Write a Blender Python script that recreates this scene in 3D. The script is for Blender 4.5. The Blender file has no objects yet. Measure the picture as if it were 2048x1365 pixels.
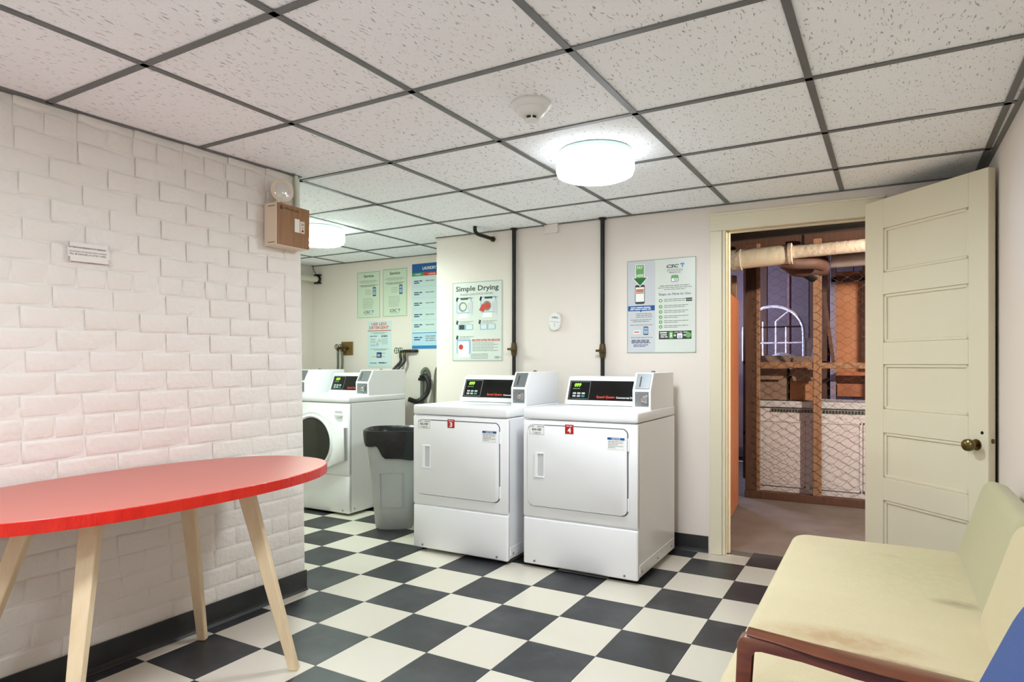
import bpy, bmesh, math, random
from mathutils import Vector, Matrix
random.seed(7)
sc = bpy.context.scene
COL = sc.collection

# ------------------------------------------------------------------ camera, world, exposure
cam_d = bpy.data.cameras.new('camera')
cam_d.sensor_fit = 'HORIZONTAL'; cam_d.sensor_width = 36.0
cam_d.lens = 1307.78 / 2048 * 36.0
cam_d.shift_y = (727.35 - 682.5) / 2048
cam_d.clip_start = 0.02
cam = bpy.data.objects.new('camera', cam_d); COL.objects.link(cam)
cam.location = (0, 0, 1.1734)
cam.rotation_euler = (math.pi / 2, 0, 0.51613)
sc.camera = cam

world = bpy.data.worlds.new('world'); sc.world = world
world.use_nodes = True
world.node_tree.nodes['Background'].inputs[0].default_value = (0.75, 0.82, 1, 1)
world.node_tree.nodes['Background'].inputs[1].default_value = 0.3

sc.view_settings.view_transform = 'Standard'
sc.view_settings.look = 'None'
sc.view_settings.gamma = 1.0
sc.view_settings.use_curve_mapping = False
sc.view_settings.exposure = 1.12
sc.cycles.diffuse_bounces = 5
sc.cycles.glossy_bounces = 3
sc.cycles.max_bounces = 8
sc.cycles.caustics_reflective = False
sc.cycles.caustics_refractive = False
sc.cycles.adaptive_threshold = 0.03
sc.cycles.sample_clamp_indirect = 4.0
LAMP = 25.0          # radiance of the drum diffusers
H = 2.147            # ceiling height
R = math.radians

# ------------------------------------------------------------------ materials
MATS = {}
def s2l(c):
    return tuple((x / 12.92 if x <= .04045 else ((x + .055) / 1.055) ** 2.4) for x in [v / 255 for v in c])
def mat(name, rgb, rough=.5, metal=0., spec=.5, bump=0., bscale=60., var=0., vscale=6., var_rgb=None, emit=None, estr=0.,
        coat=0., trans=0., alpha=1., detail=4., stretch=None, rnd=False, thresh=None, sheen=0.):
    """rgb in sRGB 0-255. var mixes towards var_rgb through noise; thresh=(lo,hi) sharpens that noise."""
    if name in MATS: return MATS[name]
    m = bpy.data.materials.new(name); m.use_nodes = True
    nt = m.node_tree; N = nt.nodes; L = nt.links
    b = N['Principled BSDF']
    col = s2l(rgb)
    b.inputs['Base Color'].default_value = (*col, 1)
    b.inputs['Roughness'].default_value = rough
    b.inputs['Metallic'].default_value = metal
    b.inputs['Specular IOR Level'].default_value = spec
    b.inputs['Coat Weight'].default_value = coat
    b.inputs['Coat Roughness'].default_value = .12
    b.inputs['Transmission Weight'].default_value = trans
    b.inputs['Alpha'].default_value = alpha
    if sheen: b.inputs['Sheen Weight'].default_value = sheen
    if emit:
        b.inputs['Emission Color'].default_value = (*s2l(emit), 1); b.inputs['Emission Strength'].default_value = estr
    if bump or var:
        tc = N.new('ShaderNodeTexCoord'); vec = tc.outputs['Object']
        if rnd:
            oi = N.new('ShaderNodeObjectInfo'); ml = N.new('ShaderNodeVectorMath'); ml.operation = 'MULTIPLY_ADD'
            cx = N.new('ShaderNodeCombineXYZ')
            for i, k in enumerate((37., 61., 17.)):
                q = N.new('ShaderNodeMath'); q.operation = 'MULTIPLY'; q.inputs[1].default_value = k
                L.new(oi.outputs['Random'], q.inputs[0]); L.new(q.outputs[0], cx.inputs[i])
            ad = N.new('ShaderNodeVectorMath'); ad.operation = 'ADD'
            L.new(vec, ad.inputs[0]); L.new(cx.outputs[0], ad.inputs[1]); vec = ad.outputs[0]; N.remove(ml)
        if stretch:
            mp = N.new('ShaderNodeMapping'); mp.inputs['Scale'].default_value = stretch
            L.new(vec, mp.inputs[0]); vec = mp.outputs[0]
        if var:
            n = N.new('ShaderNodeTexNoise'); n.inputs['Scale'].default_value = vscale; n.inputs['Detail'].default_value = detail
            n.inputs['Roughness'].default_value = .6
            L.new(vec, n.inputs['Vector'])
            mr = N.new('ShaderNodeMapRange'); lo, hi = thresh or (.35, .7)
            mr.inputs[1].default_value = lo; mr.inputs[2].default_value = hi; mr.inputs[3].default_value = 0; mr.inputs[4].default_value = var
            L.new(n.outputs['Fac'], mr.inputs[0])
            mx = N.new('ShaderNodeMix'); mx.data_type = 'RGBA'
            mx.inputs[6].default_value = (*col, 1); mx.inputs[7].default_value = (*s2l(var_rgb or (0, 0, 0)), 1)
            L.new(mr.outputs[0], mx.inputs[0]); L.new(mx.outputs[2], b.inputs['Base Color'])
        if bump:
            n2 = N.new('ShaderNodeTexNoise'); n2.inputs['Scale'].default_value = bscale; n2.inputs['Detail'].default_value = 2
            L.new(vec, n2.inputs['Vector'])
            bp = N.new('ShaderNodeBump'); bp.inputs['Strength'].default_value = bump; bp.inputs['Distance'].default_value = .01
            L.new(n2.outputs['Fac'], bp.inputs['Height']); L.new(bp.outputs[0], b.inputs['Normal'])
    if emit and estr < 5: m.cycles.emission_sampling = 'NONE'
    MATS[name] = m
    return m

M_wall = mat('cream_wall_paint', (229, 219, 211), .55, bump=.08, bscale=25, var=.25, vscale=1.3, var_rgb=(221, 211, 200))
M_brick = mat('painted_brick', (228, 222, 216), .55, bump=.35, bscale=38, var=.35, vscale=3, var_rgb=(220, 213, 201), rnd=True)
M_trim = mat('cream_gloss_paint', (224, 216, 192), .4, bump=.05, bscale=30, var=.2, vscale=2, var_rgb=(212, 202, 176))
M_bb = mat('black_vinyl_base', (34, 35, 36), .38, bump=.05, bscale=40, var=.25, vscale=5, var_rgb=(62, 63, 63))
M_bar = mat('grey_ceiling_grid', (108, 108, 108), .45, var=.3, vscale=9, var_rgb=(80, 80, 78))
M_plenum = mat('dark_plenum', (40, 40, 40), .9)
M_white = mat('white_enamel', (238, 238, 240), .28, var=.08, vscale=3, var_rgb=(215, 215, 215), coat=.2)
M_whiteplast = mat('white_plastic', (230, 230, 228), .4)
M_seam = mat('grey_seam', (84, 84, 86), .6)
M_black = mat('black_gloss', (10, 10, 11), .12)
M_rubber = mat('black_rubber', (22, 22, 23), .5)
M_chrome = mat('chrome', (190, 190, 190), .22, 1.)
M_steel = mat('brushed_steel', (165, 166, 168), .38, .9, bump=.05, bscale=80)
M_gun = mat('grey_metal_plate', (132, 136, 138), .35, .6)
M_iron = mat('black_iron', (22, 22, 20), .45, .3, bump=.1, bscale=60, var=.4, vscale=9, var_rgb=(54, 50, 42))
M_ironedge = mat('oxidised_brass', (92, 74, 46), .45, .6, var=.4, vscale=20, var_rgb=(50, 44, 30))
M_brass = mat('aged_brass', (120, 104, 66), .25, 1., var=.5, vscale=14, var_rgb=(74, 66, 44))
M_hose = mat('dark_hose', (28, 32, 28), .4)
M_ghose = mat('grey_green_hose', (104, 108, 92), .45, var=.4, vscale=30, var_rgb=(66, 72, 58))
M_wire = mat('grey_galvanised_wire', (70, 68, 66), .5, .4)
M_pipe_w = mat('white_painted_pipe', (206, 200, 184), .5, bump=.1, bscale=30)
M_red = mat('red_laminate', (196, 104, 92), .36, spec=.6, var=.15, vscale=2, var_rgb=(206, 112, 98))
M_rededge = mat('red_edge_resin', (205, 36, 22), .3, bump=.5, bscale=45, var=.5, vscale=26, var_rgb=(178, 22, 14), stretch=(1, 1, .35))
M_leg = mat('pale_maple', (226, 204, 170), .45, bump=.06, bscale=20, var=.45, vscale=5, var_rgb=(206, 178, 138), stretch=(6, 6, 1))
M_walnut = mat('walnut_arm', (122, 66, 40), .3, spec=.6, var=.55, vscale=7, var_rgb=(76, 38, 24), stretch=(1, 8, 8), coat=.25)
M_panelwood = mat('wood_grain_front', (150, 106, 62), .4, var=.7, vscale=6, var_rgb=(112, 74, 40), stretch=(1, 9, .7))
M_beige = mat('beige_enamel', (222, 204, 180), .4)
M_paper = mat('white_paper', (228, 224, 218), .6)
M_pgreen = mat('pale_green_print', (206, 219, 197), .3)
M_pblue = mat('pale_blue_print', (200, 220, 219), .3)
M_ppoly = mat('pale_grey_print', (213, 219, 212), .3)
M_plil = mat('pale_lilac_print', (200, 203, 208), .3)
M_ink = mat('dark_ink', (42, 46, 44), .5)
M_ink2 = mat('grey_ink', (128, 138, 130), .5)
M_inkblue = mat('navy_ink', (36, 58, 104), .5)
M_blue = mat('blue_print', (22, 86, 150), .3)
M_blue2 = mat('bright_blue_print', (40, 128, 190), .3)
M_lblue = mat('light_blue_print', (150, 182, 210), .35)
M_grn = mat('green_print', (60, 150, 78), .3)
M_grnp = mat('leaf_green_print', (104, 168, 92), .3)
M_grnd = mat('deep_green_print', (40, 110, 56), .3)
M_redp = mat('red_print', (196, 62, 50), .35)
M_orng = mat('orange_print', (206, 120, 84), .35)
M_redtag = mat('red_plastic_tag', (176, 28, 28), .35)
M_wprint = mat('white_print', (240, 240, 238), .4)
M_yell = mat('brass_coloured_print', (120, 90, 40), .5)
M_gled = mat('green_display', (40, 120, 20), .4, emit=(120, 255, 40), estr=1.6)
M_teal = mat('teal_button', (40, 140, 128), .4)
M_btn = mat('grey_button', (170, 178, 178), .4)
M_redlit = mat('red_lettering', (205, 62, 40), .4)
M_can = mat('grey_bin_plastic', (172, 174, 172), .5, bump=.12, bscale=30, var=.35, vscale=5, var_rgb=(146, 148, 146))
M_bag = mat('black_bin_bag', (9, 9, 10), .25, spec=.5, bump=.45, bscale=12)
M_lens = mat('ribbed_clear_lens', (214, 210, 204), .12, metal=.35, bump=.6, bscale=60, stretch=(1, 1, .2))
M_glassdark = mat('dark_door_glass', (16, 18, 12), .06, spec=.8, var=.5, vscale=4, var_rgb=(46, 50, 34))
M_fgreen = mat('olive_green_upholstery', (184, 178, 140), .85, bump=.3, bscale=260, var=.4, vscale=4, var_rgb=(178, 172, 130), sheen=.2)
M_blueup = mat('blue_upholstery', (38, 74, 136), .75, bump=.25, bscale=260, var=.3, vscale=5, var_rgb=(32, 64, 122), sheen=.1)
M_stud = mat('raw_timber', (156, 122, 92), .7, bump=.15, bscale=30, var=.6, vscale=6, var_rgb=(112, 70, 44), stretch=(8, 8, 1))
M_studdark = mat('old_dark_timber', (96, 66, 50), .75, bump=.15, bscale=30, var=.6, vscale=6, var_rgb=(58, 40, 32), stretch=(8, 8, 1))
M_ply = mat('red_brown_plywood', (174, 108, 70), .6, var=.5, vscale=4, var_rgb=(140, 82, 52), stretch=(3, 3, .7))
M_conc = mat('dusty_concrete', (112, 104, 98), .9, bump=.4, bscale=22, var=.65, vscale=4, var_rgb=(88, 76, 68), detail=8)
M_card = mat('brown_cardboard', (168, 122, 88), .8, var=.3, vscale=4, var_rgb=(140, 100, 74))
M_card2 = mat('grey_brown_cardboard', (138, 116, 100), .8, var=.3, vscale=4, var_rgb=(112, 92, 80))
M_lag = mat('lagged_pipe_canvas', (204, 195, 178), .8, bump=.5, bscale=30, var=.5, vscale=8, var_rgb=(164, 146, 118))
M_lagd = mat('rusty_brown_pipe', (88, 62, 50), .7, bump=.3, bscale=20, var=.5, vscale=6, var_rgb=(54, 38, 34))
M_pwhite = mat('old_white_panel_paint', (214, 212, 214), .6, var=.35, vscale=3, var_rgb=(192, 182, 180))
M_insul = mat('orange_kraft_paper', (194, 134, 92), .55, bump=.7, bscale=7, var=.4, vscale=6, var_rgb=(160, 92, 54))
M_mauve = mat('mauve_board', (106, 92, 94), .8, var=.4, vscale=3, var_rgb=(82, 68, 78))
M_plastic_sheet = mat('clear_plastic_sheet', (190, 194, 206), .12, spec=.8, bump=.6, bscale=10, alpha=.55)
M_darkwall = mat('dark_store_wall', (104, 88, 84), .9, var=.5, vscale=2, var_rgb=(70, 58, 56), bump=.2, bscale=12)

def ceiling_tile_mat():
    m = mat('fissured_mineral_tile', (250, 251, 255), .85, bump=.25, bscale=90, rnd=True, var=.05, vscale=5, var_rgb=(243, 243, 247))
    nt = m.node_tree; N = nt.nodes; L = nt.links; b = N['Principled BSDF']
    base = b.inputs['Base Color'].links[0].from_socket
    vec = [n for n in N if n.type == 'VECT_MATH'][0].outputs[0]
    wn = N.new('ShaderNodeTexNoise'); wn.inputs['Scale'].default_value = 9; L.new(vec, wn.inputs['Vector'])
    mixv = N.new('ShaderNodeVectorMath'); mixv.operation = 'MULTIPLY_ADD'
    mixv.inputs[1].default_value = (.05, .05, .0); L.new(wn.outputs['Color'], mixv.inputs[0]); L.new(vec, mixv.inputs[2])
    mp = N.new('ShaderNodeMapping'); mp.inputs['Scale'].default_value = (165, 36, 1); L.new(mixv.outputs[0], mp.inputs[0])
    n = N.new('ShaderNodeTexNoise'); n.inputs['Scale'].default_value = 1; n.inputs['Detail'].default_value = 1.5; L.new(mp.outputs[0], n.inputs['Vector'])
    mr = N.new('ShaderNodeMapRange'); mr.inputs[1].default_value = .635; mr.inputs[2].default_value = .70; mr.inputs[4].default_value = .75; L.new(n.outputs['Fac'], mr.inputs[0])
    mx = N.new('ShaderNodeMix'); mx.data_type = 'RGBA'; mx.inputs[7].default_value = (*s2l((132, 132, 130)), 1)
    L.new(base, mx.inputs[6]); L.new(mr.outputs[0], mx.inputs[0]); L.new(mx.outputs[2], b.inputs['Base Color'])
    return m
M_ctile = ceiling_tile_mat()
M_tw = mat('cream_vinyl_tile', (208, 201, 188), .3, bump=.03, bscale=20, var=.4, vscale=2.2, var_rgb=(200, 192, 174), rnd=True)
M_tb = mat('charcoal_vinyl_tile', (42, 43, 46), .42, bump=.03, bscale=20, var=.55, vscale=5, var_rgb=(86, 87, 90), rnd=True, thresh=(.45, .8))
M_grout = mat('grey_tile_joint', (78, 76, 72), .8)

# ------------------------------------------------------------------ mesh helpers
class MB:
    def __init__(self): self.bm = bmesh.new()
    def box(self, lo, hi, bevel=0., seg=2, M=None):
        lo = Vector(lo); hi = Vector(hi)
        vs = [self.bm.verts.new((x, y, z)) for x in (lo.x, hi.x) for y in (lo.y, hi.y) for z in (lo.z, hi.z)]
        fs = [(0, 1, 3, 2), (4, 6, 7, 5), (0, 4, 5, 1), (2, 3, 7, 6), (0, 2, 6, 4), (1, 5, 7, 3)]
        F = [self.bm.faces.new([vs[i] for i in f]) for f in fs]
        if bevel:
            E = list({e for f in F for e in f.edges})
            r = bmesh.ops.bevel(self.bm, geom=E, offset=bevel, segments=seg, profile=.5, affect='EDGES', clamp_overlap=True)
            vs = list({v for f in r['faces'] for v in f.verts} | {v for v in vs if v.is_valid})
        if M is not None: bmesh.ops.transform(self.bm, matrix=M, verts=vs)
        return self
    def quad(self, pts):
        self.bm.faces.new([self.bm.verts.new(p) for p in pts]); return self
    def prism(self, outline, axis, a, b, bevel=0., seg=2):
        """outline: list of 2-D points in the two other axes (in x,y,z order); extruded from a to b along axis."""
        def P(p, t):
            q = list(p); q.insert('xyz'.index(axis), t); return q
        A = [self.bm.verts.new(P(p, a)) for p in outline]; B = [self.bm.verts.new(P(p, b)) for p in outline]
        n = len(A); F = [self.bm.faces.new(A), self.bm.faces.new(B[::-1])]
        caps = [e for f in F for e in f.edges]
        for i in range(n): self.bm.faces.new((A[i], B[i], B[(i + 1) % n], A[(i + 1) % n]))
        if bevel: bmesh.ops.bevel(self.bm, geom=caps, offset=bevel, segments=seg, profile=.5, affect='EDGES', clamp_overlap=True)
        return self
    def lathe(self, prof, c=(0, 0, 0), axis='z', n=32, cap=True):
        """prof: list of (radius, height) along axis."""
        rings = []
        for r, t in prof:
            ring = []
            for i in range(n):
                a = 2 * math.pi * i / n; u, v = r * math.cos(a), r * math.sin(a)
                p = {'z': (u, v, t), 'y': (u, t, v), 'x': (t, u, v)}[axis]
                ring.append(self.bm.verts.new(Vector(p) + Vector(c)))
            rings.append(ring)
        for A, B in zip(rings, rings[1:]):
            for i in range(n): self.bm.faces.new((A[i], A[(i + 1) % n], B[(i + 1) % n], B[i]))
        if cap:
            for rg in (rings[0], rings[-1]):
                if (rg[0].co - rg[n // 2].co).length > 1e-5: self.bm.faces.new(rg)
        return self
    def tube(self, pts, r, n=10, smooth=True, rads=None):
        P = [Vector(p) for p in pts]
        if smooth and len(P) > 2:
            Q = []; ext = [P[0] * 2 - P[1]] + P + [P[-1] * 2 - P[-2]]
            for i in range(1, len(ext) - 2):
                p0, p1, p2, p3 = ext[i - 1:i + 3]
                for k in range(6):
                    t = k / 6
                    Q.append(.5 * ((2 * p1) + (p2 - p0) * t + (2 * p0 - 5 * p1 + 4 * p2 - p3) * t * t + (3 * p1 - p0 - 3 * p2 + p3) * t ** 3))
            Q.append(P[-1]); P = Q
        rings = []; up = None
        for i, p in enumerate(P):
            d = (P[min(i + 1, len(P) - 1)] - P[max(i - 1, 0)]).normalized()
            if up is None: up = Vector((0, 0, 1)) if abs(d.z) < .9 else Vector((1, 0, 0))
            s = d.cross(up).normalized(); up = s.cross(d).normalized()
            rr = rads[i] if rads else r
            rings.append([self.bm.verts.new(p + rr * (s * math.cos(2 * math.pi * k / n) + up * math.sin(2 * math.pi * k / n))) for k in range(n)])
        for A, B in zip(rings, rings[1:]):
            for i in range(n): self.bm.faces.new((A[i], A[(i + 1) % n], B[(i + 1) % n], B[i]))
        self.bm.faces.new(rings[0][::-1]); self.bm.faces.new(rings[-1])
        return self
    def done(self, name):
        bmesh.ops.recalc_face_normals(self.bm, faces=self.bm.faces)
        me = bpy.data.meshes.new(name); self.bm.to_mesh(me); self.bm.free(); return me
    def build(self, name, material, parent=None, loc=None, rot=None, smooth=False, kind=None, label=None):
        me = self.done(name)
        return link(name, me, material, parent, loc, rot, smooth, kind, label)

def link(name, me, material, parent=None, loc=None, rot=None, smooth=False, kind=None, label=None):
    if material is not None and not me.materials: me.materials.append(material)
    if smooth and hasattr(me, 'shade_smooth'):
        me.shade_smooth()
        try: me.set_sharp_from_angle(angle=R(40))
        except Exception: pass
    o = bpy.data.objects.new(name, me); COL.objects.link(o)
    if parent: o.parent = parent
    if loc: o.location = loc
    if rot: o.rotation_euler = rot
    if kind: o['kind'] = kind
    if label: o['label'] = label
    return o

def thing(name, label, cat, loc=(0, 0, 0), rz=0., group=None):
    o = bpy.data.objects.new(name, None); COL.objects.link(o); o.empty_display_size = .1
    o.location = loc; o.rotation_euler = (0, 0, rz)
    return tag(o, label, cat, group)
def tag(o, label, cat, group=None):
    o['label'] = label; o['category'] = cat
    if group: o['group'] = group
    return o
def struct(name, mb, material, parent=None, smooth=False):
    return mb.build(name, material, parent, kind='structure', smooth=smooth)
def box(lo, hi, bevel=0., seg=2): return MB().box(lo, hi, bevel, seg)
def kids(o): return [c for c in bpy.data.objects if c.parent == o]
def copy_tree(o, parent=None):
    c = o.copy(); COL.objects.link(c); c.parent = parent
    for ch in kids(o): copy_tree(ch, c)
    return c
def rrect(x0, z0, x1, z1, r, n=6):
    P = []
    for cx, cz, a0 in ((x1 - r, z1 - r, 0), (x0 + r, z1 - r, 90), (x0 + r, z0 + r, 180), (x1 - r, z0 + r, 270)):
        for i in range(n + 1):
            a = R(a0 + 90 * i / n); P.append((cx + r * math.cos(a), cz + r * math.sin(a)))
    return P
def circle(cx, cz, r, n=24): return [(cx + r * math.cos(2 * math.pi * i / n), cz + r * math.sin(2 * math.pi * i / n)) for i in range(n)]

_T = {}
def text_mesh(s, bold=0., shear=0.):
    """unit text lying in x/z, facing -y, baseline 0; returns verts, faces, width, height"""
    k = (s, bold, shear)
    if k not in _T:
        cu = bpy.data.curves.new('lettering', 'FONT'); cu.body = s; cu.resolution_u = 2; cu.offset = bold; cu.shear = shear
        ob = bpy.data.objects.new('lettering', cu); COL.objects.link(ob)
        me = bpy.data.meshes.new_from_object(ob.evaluated_get(bpy.context.evaluated_depsgraph_get()))
        V = [(v.co.x, v.co.y) for v in me.vertices]; F = [tuple(p.vertices) for p in me.polygons]
        bpy.data.objects.remove(ob); bpy.data.curves.remove(cu); bpy.data.meshes.remove(me)
        xs = [v[0] for v in V]; ys = [v[1] for v in V]
        _T[k] = ([(x - min(xs), y - min(ys)) for x, y in V], F, max(xs) - min(xs), max(ys) - min(ys))
    return _T[k]
def lettering(s, x, z, w, h, material, parent, y=0., bold=.012, shear=0., name='lettering', slope=0., label=None):
    """fits the words into the box x..x+w, z..z+h on a plate facing -y"""
    V, F, tw, th = text_mesh(s, bold, shear)
    me = bpy.data.meshes.new(name)
    me.from_pydata([(x + a / tw * w, y, z + b / th * h) for a, b in V], [], F)
    o = link(name, me, material, parent)
    o['kind'] = 'stuff'
    if label: o['label'] = label
    return o
def patch(x0, z0, x1, z1, material, parent, y, name='printed_block', th=.0004):
    return MB().box((x0, y, z0), (x1, y + th, z1)).build(name, material, parent)
def shape(outline, material, parent, y, name, th=.0004):
    return MB().prism(outline, 'y', y, y + th).build(name, material, parent)
def lines(rows, material, parent, y, name='small_print'):
    """rows: (x, z, width, thickness): rows of print too small to read, broken into words"""
    m = MB(); rr = random.Random(len(rows) * 7 + 3)
    for x, z, w, t in rows:
        a = x
        while a < x + w - t:
            ww = min(rr.uniform(3, 8) * t, x + w - a)
            m.quad([(a, y, z), (a + ww, y, z), (a + ww, y, z + t), (a, y, z + t)]); a += ww + t * .8
    o = m.build(name, material, parent); o['kind'] = 'stuff'; return o

# ------------------------------------------------------------------ setting: floor
YB = 4.12; YA = 4.71; XR = .45; XP = -3.009; XAL = -4.97; YC = 2.424; XL = -2.612; YF = -1.6
fl = MB().box((XAL, YF, -.08), (XR, 4.26, -.003)).box((XAL, 4.26, -.08), (XP, YA, -.003))
floor = struct('floor', fl, M_grout)
S = .3048; FX = -1.3061; FY = 2.4409
RECTS = [(XL - .02, YF, XR, 4.15), (XAL, YC - .0, XR, 4.15), (XAL, YC, XP, YA), (-.86, 3.0, -.06, 4.262)]
tile_cache = {}
def vinyl(w, d, black):
    k = (round(w, 4), round(d, 4), black)
    if k not in tile_cache:
        me = MB().box((-w / 2, -d / 2, -.003), (w / 2, d / 2, 0), .0006, 1).done('floor_tile')
        me.materials.append(M_tb if black else M_tw); tile_cache[k] = me
    return tile_cache[k]
def clip_best(x0, y0, x1, y1, rects):
    best = None
    for a, b, c, d in rects:
        r = (max(x0, a), max(y0, b), min(x1, c), min(y1, d))
        if r[2] - r[0] > .004 and r[3] - r[1] > .004:
            ar = (r[2] - r[0]) * (r[3] - r[1])
            if best is None or ar > best[0] + 1e-6: best = (ar, r)
    return best[1] if best else None
for i in range(-14, 7):
    for j in range(-15, 9):
        x0, y0 = FX + i * S, FY + j * S
        r = clip_best(x0, y0, x0 + S, y0 + S, RECTS)
        if not r: continue
        w, d = r[2] - r[0] - .0016, r[3] - r[1] - .0016
        link('floor_tile', vinyl(w, d, (i + j) % 2), None, floor, ((r[0] + r[2]) / 2, (r[1] + r[3]) / 2, 0))

# ------------------------------------------------------------------ setting: ceiling
ceiling = struct('ceiling', MB().box((XAL, YF, H + .05), (XR, YA, H + .09)), M_plenum)
CX, CY, TX, TY, CR = -2.7068, 1.2670, .6184, .6010, -.0113
ct_cache = {}
cosr, sinr = math.cos(CR), math.sin(CR)
def cgrid(u, v): return (CX + u * cosr - v * sinr, CY + u * sinr + v * cosr)
CRECTS = [(XL - .14, YF - .03, XR + .03, YB + .05), (XAL - .03, YC, XR + .03, YB + .05), (XAL - .03, YC, XP, YA + .05)]
CREL = [(a - CX, b - CY, c - CX, d - CY) for a, b, c, d in CRECTS]
for i in range(-4, 6):
    for j in range(-5, 6):
        r = clip_best(i * TX, j * TY, i * TX + TX, j * TY + TY, CREL)
        if not r: continue
        if CX + i * TX < XP < CX + i * TX + TX and CY + j * TY + TY > YB: r = (i * TX, j * TY, i * TX + TX, min(j * TY + TY, YA + .05 - CY))
        w, d = r[2] - r[0] - .012, r[3] - r[1] - .012
        if w < .01 or d < .01: continue
        k = (round(w, 3), round(d, 3))
        if k not in ct_cache:
            ct_cache[k] = MB().box((-w / 2, -d / 2, 0), (w / 2, d / 2, .015), .003, 1).done('ceiling_tile')
            ct_cache[k].materials.append(M_ctile)
        p = cgrid((r[0] + r[2]) / 2, (r[1] + r[3]) / 2)
        turn = CR
        link('ceiling_tile', ct_cache[k], None, ceiling, (p[0], p[1], H + random.uniform(0, .002)), (0, 0, turn))
def grid_bar(u0, v0, u1, v1):
    a = cgrid(u0, v0); b = cgrid(u1, v1)
    L_ = math.hypot(b[0] - a[0], b[1] - a[1])
    MB().box((0, -.012, -.004), (L_, .012, -.0005)).box((0, -.0012, -.0005), (L_, .0012, .03)).build('grid_bar', M_bar, ceiling, (a[0], a[1], H), (0, 0, math.atan2(b[1] - a[1], b[0] - a[0])))
for i in range(-3, 6):
    u = i * TX; x = CX + u
    if x > XR: continue
    lo = YF if x > XL - .1 else YC
    hi = YB if x > XP - .02 else YA
    grid_bar(u, lo - CY, u, hi - CY)
for j in range(-5, 6):
    v = j * TY; y = CY + v
    if y < YF or y > YA: continue
    lo = XL - .11 if y < YC else XAL
    hi = XR if y < YB else XP
    grid_bar(lo - CX, v, hi - CX, v)

# ------------------------------------------------------------------ setting: walls
def xw(y, z):
    top = -2.654 - .0622 * (2.4 - y)
    return XL + (top - XL) * (z / H)
wl = MB(); y0, y1 = YF, YC
NG = 14; G = []
for a in range(NG + 1):
    for b in range(NG + 1):
        yy = y0 + (y1 - y0) * a / NG; zz = (H + .06) * b / NG
        G.append(wl.bm.verts.new((xw(yy, min(zz, H)) - .0003, yy, zz)))
for a in range(NG):
    for b in range(NG): wl.bm.faces.new((G[a * (NG + 1) + b], G[(a + 1) * (NG + 1) + b], G[(a + 1) * (NG + 1) + b + 1], G[a * (NG + 1) + b + 1]))
wl.box((-2.98, YF, 0), (xw(YF, H) - .02, YC - .002, H + .06))
wl.box((-2.93, YC - .012, 0), (XL - .048, YC - .001, H + .06))
wall_left = struct('wall_left', wl, M_brick)
def brick_mesh(w, h, seed):
    rr = random.Random(seed); m = MB(); bm = m.bm
    hw, hh = w / 2, h / 2; p = .0036 + rr.uniform(-.0010, .0012); e = .013
    def ring(a, b, x, j): return [bm.verts.new((x + rr.uniform(-j, j), sy * a + rr.uniform(-j, j) * 1.5, sz * b + rr.uniform(-j, j))) for sy, sz in ((-1, -1), (0, -1), (1, -1), (1, 1), (0, 1), (-1, 1))]
    A = ring(hw, hh, -.001, 0); Bq = ring(hw - .0045, hh - .0045, p * .62, .0006); Cq = ring(hw - e, hh - e, p, .0007)
    for P_, Q_ in ((A, Bq), (Bq, Cq)):
        for k in range(6): bm.faces.new((P_[k], P_[(k + 1) % 6], Q_[(k + 1) % 6], Q_[k]))
    bm.faces.new((Cq[0], Cq[1], Cq[4], Cq[5])); bm.faces.new((Cq[1], Cq[2], Cq[3], Cq[4]))
    me = m.done('brick'); me.materials.append(M_brick); me.shade_smooth()
    return me
COURSE = .081
stretch_m = [brick_mesh(.205, .0785, k) for k in range(7)]
head_m = [brick_mesh(.100, .0785, 20 + k) for k in range(5)]
cut_cache = {}
stuff_b = MB()
zc = 2.07 + COURSE
row = 0
while zc > .06:
    header = (row - 1) % 7 == 0
    pitch = .105 if header else .2105
    y = YC + .001
    if not header and row % 2: y_first = .105
    else: y_first = pitch
    ztop = min(zc + .0378, H + .03); zbot = zc - .0378
    first = True
    while y > YF:
        w = y_first if first else pitch
        first = False
        if header: w *= random.uniform(.93, 1.07)
        elif w > .2: w *= random.uniform(.965, 1.035)
        yc = y - w / 2
        bw = w - .003
        src = (stretch_m if bw > .15 else head_m); bl = .205 if bw > .15 else .1
        me = random.choice(src)
        X = xw(yc, zc) + random.uniform(-.0008, .0008)
        if yc > .72:
            o = link('brick', me, None, wall_left, (X, yc, zc + random.uniform(-.0015, .0015)), (random.uniform(-.008, .008), 0, random.uniform(-.006, .006)))
            o.scale = (1, bw / bl, 1)
        else:
            T = Matrix.Translation((X, yc, zc)) @ Matrix.Diagonal((1, bw / bl, 1, 1))
            n0 = len(stuff_b.bm.verts); stuff_b.bm.from_mesh(me); stuff_b.bm.verts.ensure_lookup_table()
            bmesh.ops.transform(stuff_b.bm, matrix=T, verts=stuff_b.bm.verts[n0:])
        y -= w
    zc -= COURSE; row += 1
stuff_b.build('brick_courses', M_brick, wall_left, kind='stuff', smooth=True)

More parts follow.
